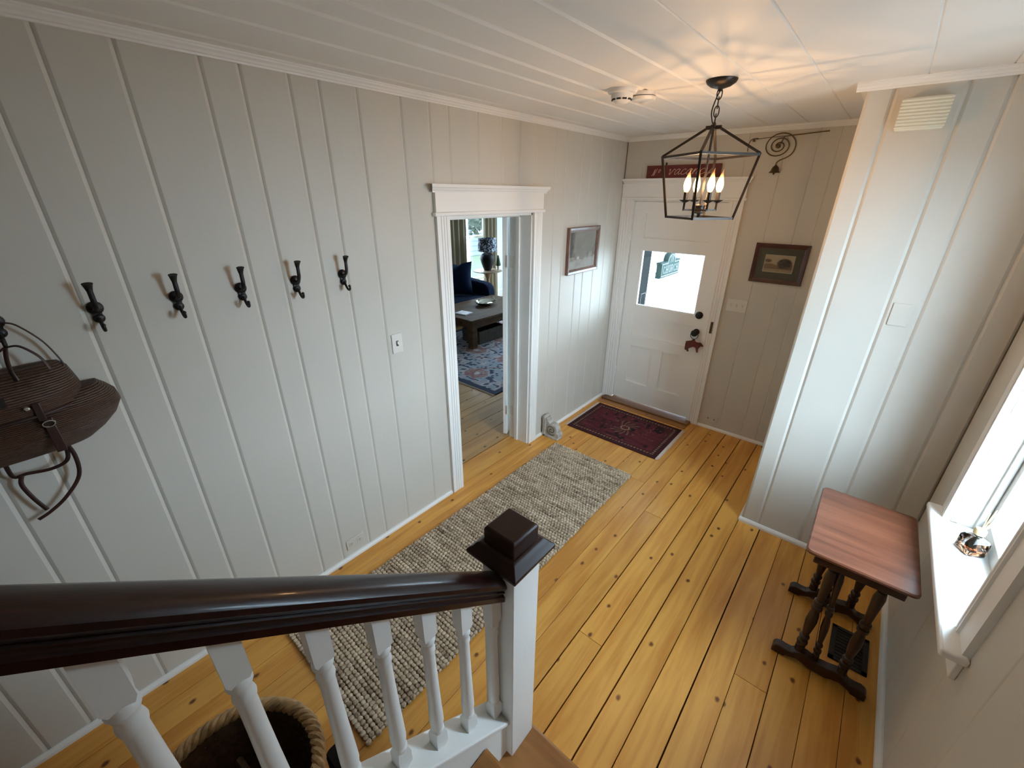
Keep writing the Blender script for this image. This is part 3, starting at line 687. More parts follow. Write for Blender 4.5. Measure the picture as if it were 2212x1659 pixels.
for s in (-1, 1):
    mesh('socket', f(s*.028-.016, -.014, s*.028+.016, .014, .005, .0075), 'plate_painted', t, bevel=.002)
    mesh('slot', f(s*.028-.007, -.007, s*.028+.007, -.004, .0072, .0079).add(*(lambda q: (q.v, q.f))(f(s*.028-.007, .003, s*.028+.007, .006, .0072, .0079))), 'slot_painted', t)
t, f = plate('light_switch', 'triple toggle switch plate beside the front door', 'switch', 'y-', (1.180, 1.218), .160, .112, D, 'plate_white')
for s in (-1, 0, 1):
    mesh('slot', f(s*.046-.006, -.013, s*.046+.006, .013, .0055, .0065), 'plate_painted', t); mesh('toggle', f(s*.046-.0045, -.012, s*.046+.0045, .002, .006, .016), 'plate_white', t)
t, f = plate('wall_outlet', 'painted-over wall outlet low on the beige front wall', 'outlet', 'y-', (1.184, .108), .112, .070, D, 'plate_painted')
for s in (-1, 1):
    mesh('socket', f(s*.028-.016, -.014, s*.028+.016, .014, .005, .0075), 'plate_painted', t, bevel=.002)
    mesh('slot', f(s*.028-.007, -.007, s*.028+.007, .005, .0072, .0079), 'slot_painted', t)
t, f = plate('blank_plate', 'blank painted-over wall plate between the battens of the pale wall', 'wall plate', 'y-', (2.168, 1.545), .078, .112, PB, 'plate_painted')
# ---- chime box
t = thing('door_chime', 'cream louvred door chime box high on the pale wall', 'door chime', (1.99, PB, 2.41))
mesh('chime_back', MB().box(1.908, PB-.050, 2.345, 2.070, PB, 2.468), 'cream_plastic', t, bevel=.004)
for k in range(9):
    z = 2.352+k*.0128
    mesh('louver', MB().prism([(PB-.050, z), (PB-.0545, z+.001), (PB-.0555, z+.006), (PB-.050, z+.0118)], 'x', 1.906, 2.072), 'cream_plastic', t)

# ---- doorknob cow and ring
t = thing('cow_tag', 'red-brown cow cutout hanging by a ring on the front door knob', 'door tag', (.905, D-.06, .86))
cow = [(.833,.834),(.858,.842),(.881,.850),(.887,.863),(.907,.868),(.915,.849),(.933,.842),(.964,.846),(.979,.834),(.992,.821),(.990,.811),(.973,.813),(.963,.800),(.953,.786),(.953,.748),(.942,.745),(.927,.789),(.906,.794),(.876,.777),(.864,.760),(.871,.740),(.861,.737),(.847,.751),(.836,.748),(.831,.764),(.831,.812)]
mesh('cow_cutout', MB().prism(cow, 'y', D-.058, D-.050), 'cow_red', t)
mesh('ring', MB().tube([(.893+.034*math.cos(a*math.pi/14), D-.045, .899+.034*math.sin(a*math.pi/14)) for a in range(28)], .003, 8, True), 'brass_aged', t, smooth=True)

# ---- NO VACANCY board on the door header
t = thing('vacancy_sign', 'dark red board lettered No Vacancy on the front door header', 'sign', (.54, D-.03, 2.218))
mesh('board', MB().box(.225, D-.030, 2.2185, .850, D-.012, 2.318), 'sign_red', t, bevel=.002)
mesh('hanger', MB().box(.385, D-.020, 2.318, .397, D-.014, 2.340), 'black_iron', t)
G = {'N': ([[(-.05,.15),(.05,0),(.15,.2),(.3,1.35),(.36,1.3),(.42,.3),(.5,0),(.6,.3),(.8,1.4),(.95,1.55)]], 1.0),
     'o': ([[(.55,.95),(.25,1),(.1,.6),(.25,.2),(.5,.3),(.6,.7),(.5,.98),(.7,.9)]], .9),
     'v': ([[(-.05,.8),(.12,1),(.25,.2),(.35,0),(.55,.5),(.7,1),(.95,.85)]], .95),
     'a': ([[(.72,.85),(.45,1),(.12,.6),(.15,.1),(.4,.05),(.68,.6),(.75,.95),(.70,.3),(.85,0),(1.05,.25)]], 1.0),
     'c': ([[(.68,.8),(.5,1),(.18,.7),(.15,.2),(.4,0),(.7,.1),(.95,.35)]], .9),
     'n': ([[(0,.3),(.12,1),(.14,.5),(.12,0),(.2,.55),(.45,1),(.6,.8),(.6,.25),(.72,0),(.95,.3)]], .95),
     'y': ([[(0,.8),(.12,1),(.2,.3),(.35,.05),(.6,.4),(.75,1),(.65,.1),(.5,-.6),(.3,-.75),(.3,-.35),(.95,.3)]], 1.0)}
def script_word(word, x, z, h, sp=.62):
    for ch in word:
        st_, adv = G[ch]; mb = MB()
        for s_ in st_:
            pts = smoothpath([(x+h*(a+.35*b)*sp, D-.0305, z+h*b) for a, b in s_], 4)
            mb.tube(pts, h*.055, 6)
        mesh('letter', mb, 'sign_letter', t, smooth=True); x += adv*h*sp
script_word('N', .275, 2.240, .034, .95); script_word('o', .325, 2.258, .028, 1.0)
script_word('vacancy', .415, 2.245, .042, 1.28)

# ---- shop bell on a coiled spring
t = thing('spring_bell', 'old brass bell on a coiled iron spring on the front wall', 'bell', (1.23, D, 2.42))
y = D-.034
pts = []
for k in range(0, 91):
    a = R(-22)+k*R(360*2.7/90); rr = .112-.098*(k/90)**.80; pts.append((1.225+rr*math.cos(a), y, 2.416+rr*math.sin(a)*.86))
tail = smoothpath([(1.2335, y, 2.286), (1.236, y, 2.306), (1.252, y, 2.322), (1.290, y, 2.338), (1.316, y, 2.356)])
mesh('spring', MB().tube(tail+pts, .0034, 7, fx=1, fy=1.2), 'brass_aged', t, smooth=True)
mesh('boss', MB().lathe([(.004, -.012), (.012, -.008), (.015, 0), (.012, .008), (.010, .034)], (1.222, y, 2.415), 14, 'y'), 'brass_aged', t, smooth=True)
mesh('bracket', MB().bar((1.232, y+.012, 2.43), (1.246, y+.012, 2.478), .007).bar((1.240, y+.02, 2.478), (1.512, D-.006, 2.494), .009, .006), 'brass_aged', t)
mesh('pull_wire', MB().tube([(1.240, y+.012, 2.478), (1.150, y+.01, 2.476), (1.062, y+.01, 2.470)], .0022, 6), 'brass_aged', t, smooth=True)
mesh('pull_arm', MB().tube(smoothpath([(1.075, y+.01, 2.474), (1.045, y+.01, 2.474), (1.024, y+.01, 2.462), (1.016, y+.01, 2.430), (1.018, y+.01, 2.39)]), .0032, 7).lathe([(.007, -.006), (.009, .004), (.006, .034)], (1.048, y, 2.462), 10, 'y'), 'brass_aged', t, smooth=True)
mesh('bell', MB().lathe([(.006, 2.292), (.010, 2.286), (.019, 2.278), (.024, 2.264), (.028, 2.252), (.037, 2.243), (.038, 2.240), (.030, 2.241)], (1.235, y, 0), 20), 'brass_aged', t, smooth=True)
mesh('clapper', MB().lathe([(.003, 2.245), (.007, 2.234), (.003, 2.226)], (1.233, y, 0), 10), 'brass_aged', t, smooth=True)

# ---- framed pictures
def print_grid(fn, nu, nv, P):
    mb = MB(); cols = []
    for j in range(nv+1):
        for i in range(nu+1):
            u, v = i/nu, j/nv; mb.v.append(tuple(P(u, v))); cols.append(fn(u, v))
    for j in range(nv):
        for i in range(nu):
            a = j*(nu+1)+i; mb.f.append((a, a+1, a+nu+2, a+nu+1))
    return mb, cols
def h2(a, b, s=0): return (math.sin(a*12.9898+b*78.233+s*37.7)*43758.5453) % 1.0
def vn(x, y, s=0):
    i, j = math.floor(x), math.floor(y); fx, fy = x-i, y-j; fx = fx*fx*(3-2*fx); fy = fy*fy*(3-2*fy)
    return (h2(i, j, s)*(1-fx)+h2(i+1, j, s)*fx)*(1-fy)+(h2(i, j+1, s)*(1-fx)+h2(i+1, j+1, s)*fx)*fy
def lerp(a, b, t): return tuple(x+(y-x)*t for x, y in zip(a, b))
def sst(a, b, x): t = max(0, min(1, (x-a)/(b-a))); return t*t*(3-2*t)
def frame_parts(t, kind, a0, a1, z0, z1, face, fwid, dep, mat):
    prof = [(0, 0), (0, dep*.9), (fwid*.12, dep), (fwid*.55, dep*.86), (fwid*.85, dep*.62), (fwid, dep*.5), (fwid, 0)]
    def P(a, d, z): return (face+d, a, z) if kind == 'x+' else (a, face-d, z)
    rails = [((a0, z0), (a1, z0), (0, 1)), ((a1, z0), (a1, z1), (-1, 0)), ((a1, z1), (a0, z1), (0, -1)), ((a0, z1), (a0, z0), (1, 0))]
    for (p0, p1, inn) in rails:
        d = ((p1[0]-p0[0]), (p1[1]-p0[1])); L = math.hypot(*d); d = (d[0]/L, d[1]/L); r0 = []; r1 = []
        for w, h in prof:
            r0.append(P(p0[0]+d[0]*w+inn[0]*w, h, p0[1]+d[1]*w+inn[1]*w)); r1.append(P(p1[0]-d[0]*w+inn[0]*w, h, p1[1]-d[1]*w+inn[1]*w))
        mesh('frame_rail', MB().loft([r0, r1]), mat, t)
t = thing('framed_photo', 'mahogany framed sepia photograph with dark mat on the front wall', 'picture', (1.41, D, 1.59))
frame_parts(t, 'y-', 1.226, 1.598, 1.438, 1.740, D, .033, .020, 'frame_mahogany')
mesh('mat_board', MB().box(1.245, D-.008, 1.458, 1.580, D-.002, 1.722), 'mat_green', t)
mesh('photo_border', MB().box(1.309, D-.0095, 1.523, 1.518, D-.008, 1.657), 'mat_cream', t)
def sepia(u, v):
    n = vn(u*14, v*10, 1)*.5+vn(u*30, v*22, 2)*.5
    sky = (.46, .36, .23); c = sky
    if v < .45+.05*math.sin(u*9): c = lerp((.17, .105, .06), (.28, .19, .11), n)
    if v < .16: c = lerp((.38, .28, .17), (.30, .21, .12), n)
    tree = sst(.30, .22, math.hypot((u-.70)/1.0, (v-.52)/1.25)) + sst(.16, .1, math.hypot((u-.10), (v-.66)*1.2))*.8
    c = lerp(c, lerp((.035, .028, .022), (.20, .15, .11), n*n), min(1, tree))
    return c
mb, cols = print_grid(sepia, 44, 28, lambda u, v: (1.315+.197*u, D-.0102, 1.530+.121*v)); mesh('photo', mb, 'photo_print', t, cols=cols)
mesh('pane', MB().box(1.250, D-.0125, 1.463, 1.575, D-.0115, 1.717), 'picture_glass', t)
t = thing('framed_photo', 'walnut framed grey valley photograph on the white wall near the front door', 'picture', (0, 3.28, 1.645))
frame_parts(t, 'x+', 3.035, 3.535, 1.452, 1.834, 0, .040, .030, 'frame_walnut')
def valley(u, v):
    n = vn(u*10, v*8, 3)*.6+vn(u*26, v*22, 4)*.4
    c = lerp((.19, .175, .15), (.28, .265, .23), v*.6+n*.5)
    hill_l = .58-.75*u+.06*math.sin(u*17); hill_r = -.15+.85*u+.04*math.sin(u*21)
    if v < max(hill_l, hill_r)*.9: c = lerp((.13, .115, .095), (.34, .30, .25), n)
    if u < .28 and v > .35: c = lerp(c, (.055, .050, .042), .75*sst(.28, .12, u+.08*n))
    if v < .22+.08*u: c = lerp((.25, .235, .20), (.36, .34, .30), n)
    return lerp(c, (.50, .46, .40), sst(.06, .02, math.hypot(u-.33, v-.30)))
mb, cols = print_grid(valley, 44, 34, lambda u, v: (.011, 3.070+.430*u, 1.487+.312*v)); mesh('photo', mb, 'photo_print', t, cols=cols)
mesh('backing', MB().box(.002, 3.055, 1.47, .010, 3.515, 1.816), 'mat_green', t)

# ---- carved corbel used as a door stop
t = thing('corbel', 'distressed white carved scroll corbel on the floor by the doorway casing', 'corbel', (.09, 2.815, 0))
CX0, CY0, CY1 = .020, 2.772, 2.850
mesh('back_plate', MB().prism([(CX0, 0), (CX0+.030, 0), (CX0+.034, .175), (CX0+.022, .205), (CX0, .205)], 'y', CY0-.004, CY1+.004), 'corbel_paint', t, bevel=.003)
mesh('foot_plate', MB().prism([(CX0, 0), (CX0+.172, 0), (CX0+.176, .012), (CX0+.165, .022), (CX0+.02, .026)], 'y', CY0-.004, CY1+.004), 'corbel_paint', t, bevel=.003)
mb = MB(); pts = [(CX0+.098+.058*math.cos(2*math.pi*k/28), .088+.058*math.sin(2*math.pi*k/28)) for k in range(28)]; mb.prism(pts, 'y', CY0+.004, CY1-.004); mesh('scroll', mb, 'corbel_paint', t, smooth=True, ang=.6)
mesh('web', MB().prism([(CX0+.02, .02), (CX0+.15, .02), (CX0+.13, .06), (CX0+.06, .16), (CX0+.03, .18)], 'y', CY0+.008, CY1-.008), 'corbel_paint', t)
mb = MB()
for yy in (CY0+.002, CY1-.002): mb.tube([(CX0+.098+(.008+.044*k/40)*math.cos(R(40+k*16)), yy, .088+(.008+.044*k/40)*math.sin(R(40+k*16))) for k in range(41)], .0036, 6)
mesh('volute', mb, 'corbel_groove_dark', t, smooth=True)  # dark colour gives the raised spirals the shade of a carved groove
mb = MB(); pts = [(CX0+.155+.026*math.cos(2*math.pi*k/18), .045+.026*math.sin(2*math.pi*k/18)) for k in range(18)]; mb.prism(pts, 'y', CY0+.002, CY1-.002); mesh('small_scroll', mb, 'corbel_paint', t, smooth=True, ang=.6)
mesh('top_roll', MB().lathe([(.016, CY0), (.018, CY0+.01), (.014, .5*(CY0+CY1)), (.018, CY1-.01), (.016, CY1)], (CX0+.040, 0, .178), 14, 'y'), 'corbel_paint', t, smooth=True)

# ---- jute runner: rows of knotted braid
t = thing('jute_runner', 'long chunky woven jute runner on the pine floor', 'rug', (.58, 1.53, 0))
RX0, RX1, RY0, RY1 = .205, .957, .318, 2.732
nr = 108; pitch_ = (RY1-RY0)/nr; rows = []
def row_mesh(seed):
    rnd = random.Random(seed); nb = 34; bl = (RX1-RX0)/nb; pts = []; rad = []
    ph = .5 if seed % 2 else 0
    K = 6
    amp = [rnd.uniform(.82, 1.12) for _ in range(nb+2)]
    for i in range(nb*K+1):
        x = i/K; b = int(x+ph); fr = (x+ph) % 1
        k = abs(math.sin(math.pi*fr)); pts.append((RX0+x*bl+0, rnd.uniform(-.0010, .0010), .0068+.0035*k)); rad.append((.0062+.0062*k**.7)*amp[b])
    for i, q in enumerate((.55, .9)): rad[i] *= q; rad[-1-i] *= q
    return MB().tube(pts, rad, 8, fx=1.0, fy=.78, ref=(0, 0, 1))
for s_ in range(4): rows.append(mesh('braid_row', row_mesh(s_), 'jute', t, smooth=True, org=(0, 0, 0)))
for k in range(nr):
    src = rows[k % 4]; o = src if k < 4 else src.copy()
    if k >= 4: COL.objects.link(o); o.parent = t
    o.location = Vector((random.uniform(-.004, .004), RY0+(k+.5)*pitch_, 0))-Vector(ORG[t.name])
    if k % 3 == 1: o.scale.y = 1.05
mesh('backing', MB().box(RX0+.006, RY0+.004, .0005, RX1-.006, RY1-.004, .004), 'jute_back', t)

# ---- red rug before the front door
t = thing('entry_rug', 'small dark red oriental rug with pale fringes before the front door', 'rug', (.56, 3.41, 0))
def redrug(u, v):
    x, yv = u*.92, v*.62; e = min(x, .92-x, yv, .62-yv)
    n = vn(x*60, yv*60, 5); n2 = vn(x*22, yv*16, 6); nl = vn(x*7, yv*55, 7)
    red = lerp((.052, .0055, .009), (.115, .013, .018), nl); dark = (.014, .004, .006); tan = (.27, .16, .09)
    if e < .022: return lerp((.060, .008, .011), dark, n*.5)
    if e < .030: return dark
    if e < .068:
        q = (x if (e == yv or e == .62-yv) else yv)*32; w = abs((q % 1)-.5)+abs((e-.049)/.019)*.5
        return lerp(tan, (.11, .02, .02), n*.8) if w < .38 else lerp(dark, (.07, .012, .016), n2)
    if e < .076: return (.05, .008, .010)
    cx, cyv = (x-.47), (yv-.31); r_ = math.hypot(cx*1.0, cyv*1.25)
    if max(abs(cx), abs(cyv)*1.15, (abs(cx)+abs(cyv))*.74) < .046:
        k = max(abs(cx), abs(cyv)*1.15, (abs(cx)+abs(cyv))*.74)
        return dark if k < .014 else ((.22, .035, .03) if k < .020 else (dark if k < .033 else tan))
    a = math.atan2(cyv, cx)
    if r_ < .165 and abs(cyv) > abs(cx)*.55:
        p_ = math.sin(a*14+r_*60)
        if r_ > .06 and p_ > .35: return lerp((.19, .085, .055), red, n*.6)
        return lerp(dark, red, n2)
    c = lerp(red, dark, sst(.62, .8, n2))
    if n > .80 and n2 > .45: c = lerp(c, (.22, .07, .055), .6)
    return c
def rugP(x0, y0, x1, y1, z): return lambda u, v: (x0+(x1-x0)*u, y0+(y1-y0)*v, z+.001*math.sin(u*9)*math.sin(v*7))
def slab_grid(fn, nu, nv, P, z0):
    mb, cols = print_grid(fn, nu, nv, P); n0 = len(mb.v); ring = [i for i in range(nu+1)]+[(j+1)*(nu+1)-1 for j in range(1, nv+1)]+[nv*(nu+1)+i for i in range(nu-1, -1, -1)]+[j*(nu+1) for j in range(nv-1, 0, -1)]
    for i in ring: x, y_, z = mb.v[i]; mb.v.append((x, y_, z0)); cols.append(cols[i])
    m_ = len(ring)
    for k in range(m_): mb.f.append((ring[k], ring[(k+1) % m_], n0+(k+1) % m_, n0+k))
    mb.f.append(tuple(range(n0+m_-1, n0-1, -1))); return mb, cols
mb, cols = slab_grid(redrug, 184, 124, rugP(.100, 3.082, 1.000, 3.722, .0085), .0006); mesh('pile', mb, 'rug_pile', t, cols=cols)
for sx, x0 in ((-1, .102), (1, .998)):
    mb = MB(); rnd = random.Random(3+sx)
    for k in range(128):
        yv = 3.086+k*.005; L = rnd.uniform(.024, .034)
        mb.tube([(x0, yv, .005), (x0+sx*L*.5, yv+rnd.uniform(-.002, .002), .0042), (x0+sx*L, yv+rnd.uniform(-.005, .005), .003)], .0024, 5)
    f_ = mesh('fringe', mb, 'fringe', t, smooth=True); f_['kind'] = 'stuff'

# ---- trestle side table under the window
t = thing('side_table', 'small reddish trestle side table with turned posts under the window', 'table', (2.31, 2.11, 0))
TX0, TX1, TY0, TY1, TZ = 2.113, 2.488, 1.828, 2.400, .690
def rrect(x0, y0, x1, y1, r, z, n=4):
    out = []
    for cx_, cy_, a0 in ((x1-r, y1-r, 0), (x0+r, y1-r, 90), (x0+r, y0+r, 180), (x1-r, y0+r, 270)):
        for k in range(n+1): a = R(a0+90*k/n); out.append((cx_+r*math.cos(a), cy_+r*math.sin(a), z))
    return out
mesh('tabletop', MB().loft([rrect(TX0+.006, TY0+.006, TX1-.006, TY1-.006, .02, TZ-.020), rrect(TX0, TY0, TX1, TY1, .024, TZ-.015), rrect(TX0, TY0, TX1, TY1, .024, TZ-.006), rrect(TX0+.005, TY0+.005, TX1-.005, TY1-.005, .022, TZ)]), 'table_wood', t, smooth=True, ang=.5)
for ya in (1.885, 2.335):
    mesh('apron', MB().box(2.150, ya-.042, TZ-.062, 2.455, ya-.018, TZ-.019), 'table_dark', t, bevel=.004)
mesh('apron', MB().box(2.150, 1.87, TZ-.050, 2.172, 2.32, TZ-.019), 'table_dark', t, bevel=.003)
mesh('apron', MB().box(2.434, 1.87, TZ-.050, 2.456, 2.32, TZ-.019), 'table_dark', t, bevel=.003)
FX = [(2.128, .0), (2.128, .030), (2.136, .046), (2.155, .054), (2.178, .050), (2.200, .052), (2.215, .066), (2.238, .082), (2.262, .080), (2.285, .072), (2.315, .068), (2.345, .072), (2.368, .080), (2.392, .082), (2.415, .066), (2.430, .052), (2.452, .050), (2.475, .054), (2.494, .046), (2.502, .030), (2.502, 0), (2.450, 0), (2.440, .012), (2.400, .028), (2.370, .020), (2.350, .010), (2.280, .010), (2.260, .020), (2.230, .028), (2.190, .012), (2.180, 0)]
def post(x0, x1, y_, z0, z1, r=.0165):
    L = z1-z0; pr = []
    for f_, q in ((0, 1.0), (.06, 1.0), (.065, .7), (.08, .7), (.085, 1.12), (.10, 1.2), (.115, 1.12), (.12, .75), (.14, .72), (.15, 1.05), (.165, 1.12), (.18, .95), (.185, .7), (.25, .95), (.34, 1.22), (.42, 1.05), (.47, .72), (.475, 1.1), (.49, 1.2), (.505, 1.1), (.51, .75), (.525, .75), (.53, 1.08), (.545, 1.15), (.56, 1.08), (.565, .72), (.70, .95), (.82, 1.15), (.88, .9), (.885, .7), (.90, .7), (.905, 1.05), (1, 1.05)): pr.append((r*q, f_*L))
    mb = MB(); n = 14
    mb.loft([[(x0+(x1-x0)*z/L+rr*math.cos(2*math.pi*k/n), y_+rr*math.sin(2*math.pi*k/n), z0+z) for k in range(n)] for rr, z in pr]); return mb
for ya in (1.885, 2.335):
    mesh('foot', MB().prism(FX, 'y', ya-.022, ya+.022), 'table_dark', t, bevel=.004)
    mesh('post', post(2.228, 2.228, ya, .076, TZ-.02, .019), 'table_dark', t, smooth=True)
    mesh('post', post(2.395, 2.395, ya, .076, TZ-.02, .019), 'table_dark', t, smooth=True)
    mesh('post', post(2.296, 2.252, ya+.004, .064, TZ-.02, .0135), 'table_dark', t, smooth=True)

# ---- floor register under the table
t = thing('floor_register', 'black iron floor register under the side table', 'floor register', (2.43, 2.12, 0))
mb = MB().box(2.350, 2.005, .0005, 2.372, 2.235, .008).box(2.482, 2.005, .0005, 2.504, 2.235, .008).box(2.350, 2.005, .0005, 2.504, 2.024, .008).box(2.350, 2.216, .0005, 2.504, 2.235, .008)
mesh('register_frame', mb, 'register_iron', t)
mesh('register_bed', MB().box(2.365, 2.015, .0005, 2.49, 2.225, .002), 'register_iron', t)
for k in range(9): mesh('slat', MB().box(2.37, 2.030+k*.0215, .001, 2.484, 2.038+k*.0215, .0065), 'register_iron', t)

# ---- reed diffuser on the window stool
t = thing('reed_diffuser', 'clear glass reed diffuser bottle with pale reeds on the window stool', 'diffuser', (2.607, 2.125, .78))
bc = Vector((2.607, 2.125, .7805)); ang = R(28)
def rsq(h, z, r):
    out = []
    for x, y_, z_ in rrect(-h, -h, h, h, r, z, 3): out.append((bc.x+x*math.cos(ang)-y_*math.sin(ang), bc.y+x*math.sin(ang)+y_*math.cos(ang), bc.z+z_))
    return out
mesh('bottle', MB().loft([rsq(.030, 0, .010), rsq(.035, .004, .012), rsq(.035, .060, .012), rsq(.030, .070, .014), rsq(.014, .078, .0135), rsq(.0135, .092, .013)]), 'bottle_glass', t, smooth=True)
mesh('oil', MB().loft([rsq(.029, .004, .010), rsq(.031, .007, .011), rsq(.031, .028, .011)]), 'amber_oil', t, smooth=True)
mesh('cap', MB().lathe([(.0165, .088), (.018, .090), (.018, .108), (.0155, .112), (.006, .112)], bc, 18), 'cork', t, smooth=True)
for dx, dy in ((-.010, -.028), (.006, -.020), (.022, -.016), (.035, -.030), (.012, .012), (.040, .006)):
    mesh('reed', MB().tube([(bc.x-dx*.25, bc.y-dy*.25, bc.z+.012), (bc.x+dx*.12, bc.y+dy*.12, bc.z+.11), (bc.x+dx, bc.y+dy, bc.z+.205)], .0019, 6), 'reed', t, smooth=True)

# ---- wicker creel on its hook
t = thing('wicker_creel', 'brown wicker creel with leather straps hanging from the coat hook', 'basket', (.01, -.25, 1.30))
def kid(z, a, b, yc, x0=.012, n=22, lift=0):
    pts = []
    for k in range(n+1):
        th = math.pi*k/n; c = math.cos(th); s_ = math.sin(th)
        pts.append((x0+b*abs(s_)**.62, yc+a*(abs(c)**.72)*(1 if c > 0 else -1), z+lift*c))
    for k in range(1, 8): pts.append((x0, yc-a+2*a*k/8, z+lift*(-1+2*k/8)))
    return pts
yc = -.255
mesh('body', MB().loft([kid(1.288, .19, .07, yc, .02), kid(1.295, .245, .105, yc), kid(1.325, .285, .135, yc), kid(1.365, .325, .158, yc), kid(1.400, .345, .165, yc), kid(1.430, .340, .158, yc), kid(1.455, .322, .140, yc), kid(1.478, .30, .10, yc)]), 'creel_wicker', t, smooth=True)
lid = mesh('lid', MB().loft([kid(1.446, .262, .176, yc-.012, .010), kid(1.474, .276, .180, yc-.012, .008), kid(1.492, .274, .172, yc-.012, .008), kid(1.545, .262, .095, yc-.012, .008), kid(1.566, .245, .045, yc-.012, .008), kid(1.570, .22, .02, yc-.012, .008)]), 'creel_wicker', t, smooth=True)
mesh('lid_binding', MB().tube([p for p in kid(1.448, .264, .178, yc-.012, .010)[:23]], .0055, 7), 'leather_dark', lid, smooth=True)
mesh('fish_hole', MB().obox((.156, -.186, 1.5035), (-.0145, 0, .010), (0, .024, 0), (.0017, 0, .0025)), 'slot_dark', lid)
mesh('clasp', MB().lathe([(.006, 0), (.007, .004), (.004, .007)], (.183, -.128, 1.480), 10, 'x'), 'silver', lid, smooth=True)
mb = MB().obox((.178, -.108, 1.46), (.003, 0, -.0005), (0, .009, 0), (0, 0, .03)); mesh('lid_strap', mb, 'leather_dark', t, bevel=.002)
mb = MB().obox((.176, -.100, 1.375), (.003, 0, 0), (0, .012, 0), (0, 0, .06)); mesh('buckle_strap', mb, 'leather_dark', t, bevel=.002)
mesh('buckle', MB().tube([(.184, -.100+.014*math.cos(a*math.pi/8), 1.418+.010*math.sin(a*math.pi/8)) for a in range(16)], .0022, 6, True), 'silver', t, smooth=True)
hk = Vector((.052, -.112, 1.650))
def strap(name, pts, r=.006, fx=1, fy=.5): mesh(name, MB().tube(smoothpath(pts), r, 8, fx=fx, fy=fy), 'leather_dark', t, smooth=True)
strap('carry_strap', [(.030, -.098, 1.712), (.034, -.072, 1.700), (.03, -.035, 1.640), (.03, -.015, 1.575), (.03, -.012, 1.545)], .005)
strap('carry_strap', [(.052, -.112, 1.642), (.060, -.085, 1.640), (.070, -.055, 1.600), (.075, -.045, 1.556)], .006)
strap('carry_strap', [(.052, -.114, 1.642), (.07, -.122, 1.61), (.09, -.125, 1.575), (.095, -.122, 1.545)], .006)
strap('carry_strap', [(.052, -.116, 1.642), (.06, -.145, 1.62), (.08, -.175, 1.58), (.09, -.18, 1.55)], .006)
strap('hanging_strap', [(.035, -.098, 1.300), (.040, -.095, 1.262), (.040, -.108, 1.220), (.034, -.150, 1.205), (.028, -.205, 1.212), (.026, -.235, 1.214), (.028, -.238, 1.262), (.03, -.236, 1.296)], .0062, fy=.3)
strap('hanging_strap', [(.050, -.092, 1.300), (.045, -.084, 1.230), (.040, -.098, 1.150), (.034, -.150, 1.085), (.030, -.198, 1.050), (.028, -.235, 1.034)], .0062, fy=.3)
strap('hanging_strap', [(.030, -.218, 1.212), (.032, -.228, 1.180), (.032, -.220, 1.120), (.030, -.205, 1.060)], .0062, fy=.3)

# ---- round wicker basket beside the stairs
BX, BY, BR = .885, -.090, .262
t = thing('wicker_basket', 'round wicker basket with braided rim standing behind the balusters', 'basket', (BX, BY, 0))
mb = MB(); ro = [(.205, .002), (.215, .01), (.232, .10), (.250, .20), (.258, .29), (.246, .29), (.238, .20), (.220, .10), (.19, .02), (.02, .016)]; mb.lathe(ro, (BX, BY, 0), 40); mesh('basket_wall', mb, 'wicker_dark', t, smooth=True)
for k in range(14):
    z = .02+k*.0195; rad = .213+.047*(z/.29)**.9
    mesh('weaver', MB().tube([(BX+(rad+.005*math.sin(a*math.pi*9/20*2+k*math.pi))*math.cos(a*math.pi/45), BY+(rad+.005*math.sin(a*math.pi*9/20*2+k*math.pi))*math.sin(a*math.pi/45), z) for a in range(90)], .009, 6, True), 'wicker_pale' if k > 11 else 'wicker_dark', t, smooth=True)
for s_ in range(3):
    pts = []
    for a in range(180):
        th = a*2*math.pi/180; ph = th*20+s_*2*math.pi/3
        rr = BR+.013*math.cos(ph); pts.append((BX+rr*math.cos(th), BY+rr*math.sin(th), .302+.012*math.sin(ph)))
    mesh('rim_braid', MB().tube(pts, .0125, 7, True), 'wicker_pale', t, smooth=True)
kt = thing('kindling', 'dark kindling sticks heaped inside the round wicker basket', 'kindling', (BX, BY, .05)); rnd = random.Random(11)
for k in range(34):
    a = rnd.uniform(0, 6.28); rr = rnd.uniform(0, .12); L = rnd.uniform(.10, .19); th = rnd.uniform(-.5, .9); z = rnd.uniform(.06, .22)
    c = Vector((BX+rr*math.cos(a), BY+rr*math.sin(a), z)); d_ = Vector((math.cos(th), math.sin(th), rnd.uniform(-.25, .25)))*L*.5
    mesh('stick', MB().tube([c-d_, c+Vector((0, 0, .004)), c+d_], rnd.uniform(.007, .014), 6), 'twigs', kt, smooth=True)
# ---- black case beside the basket
t = thing('black_case', 'black case standing on the floor beside the wicker basket', 'case', (1.08, .2, 0))
mesh('case_body', MB().loft([rrect(.952, .172, 1.212, .232, .02, .001), rrect(.948, .168, 1.216, .236, .022, .02), rrect(.948, .168, 1.216, .236, .022, .185), rrect(.954, .174, 1.210, .230, .018, .198)]), 'black_box', t, smooth=True, ang=.5)
mesh('case_handle', MB().tube(smoothpath([(1.02, .202, .196), (1.025, .202, .218), (1.082, .202, .226), (1.14, .202, .218), (1.145, .202, .196)]), .007, 8), 'black_box', t, smooth=True)

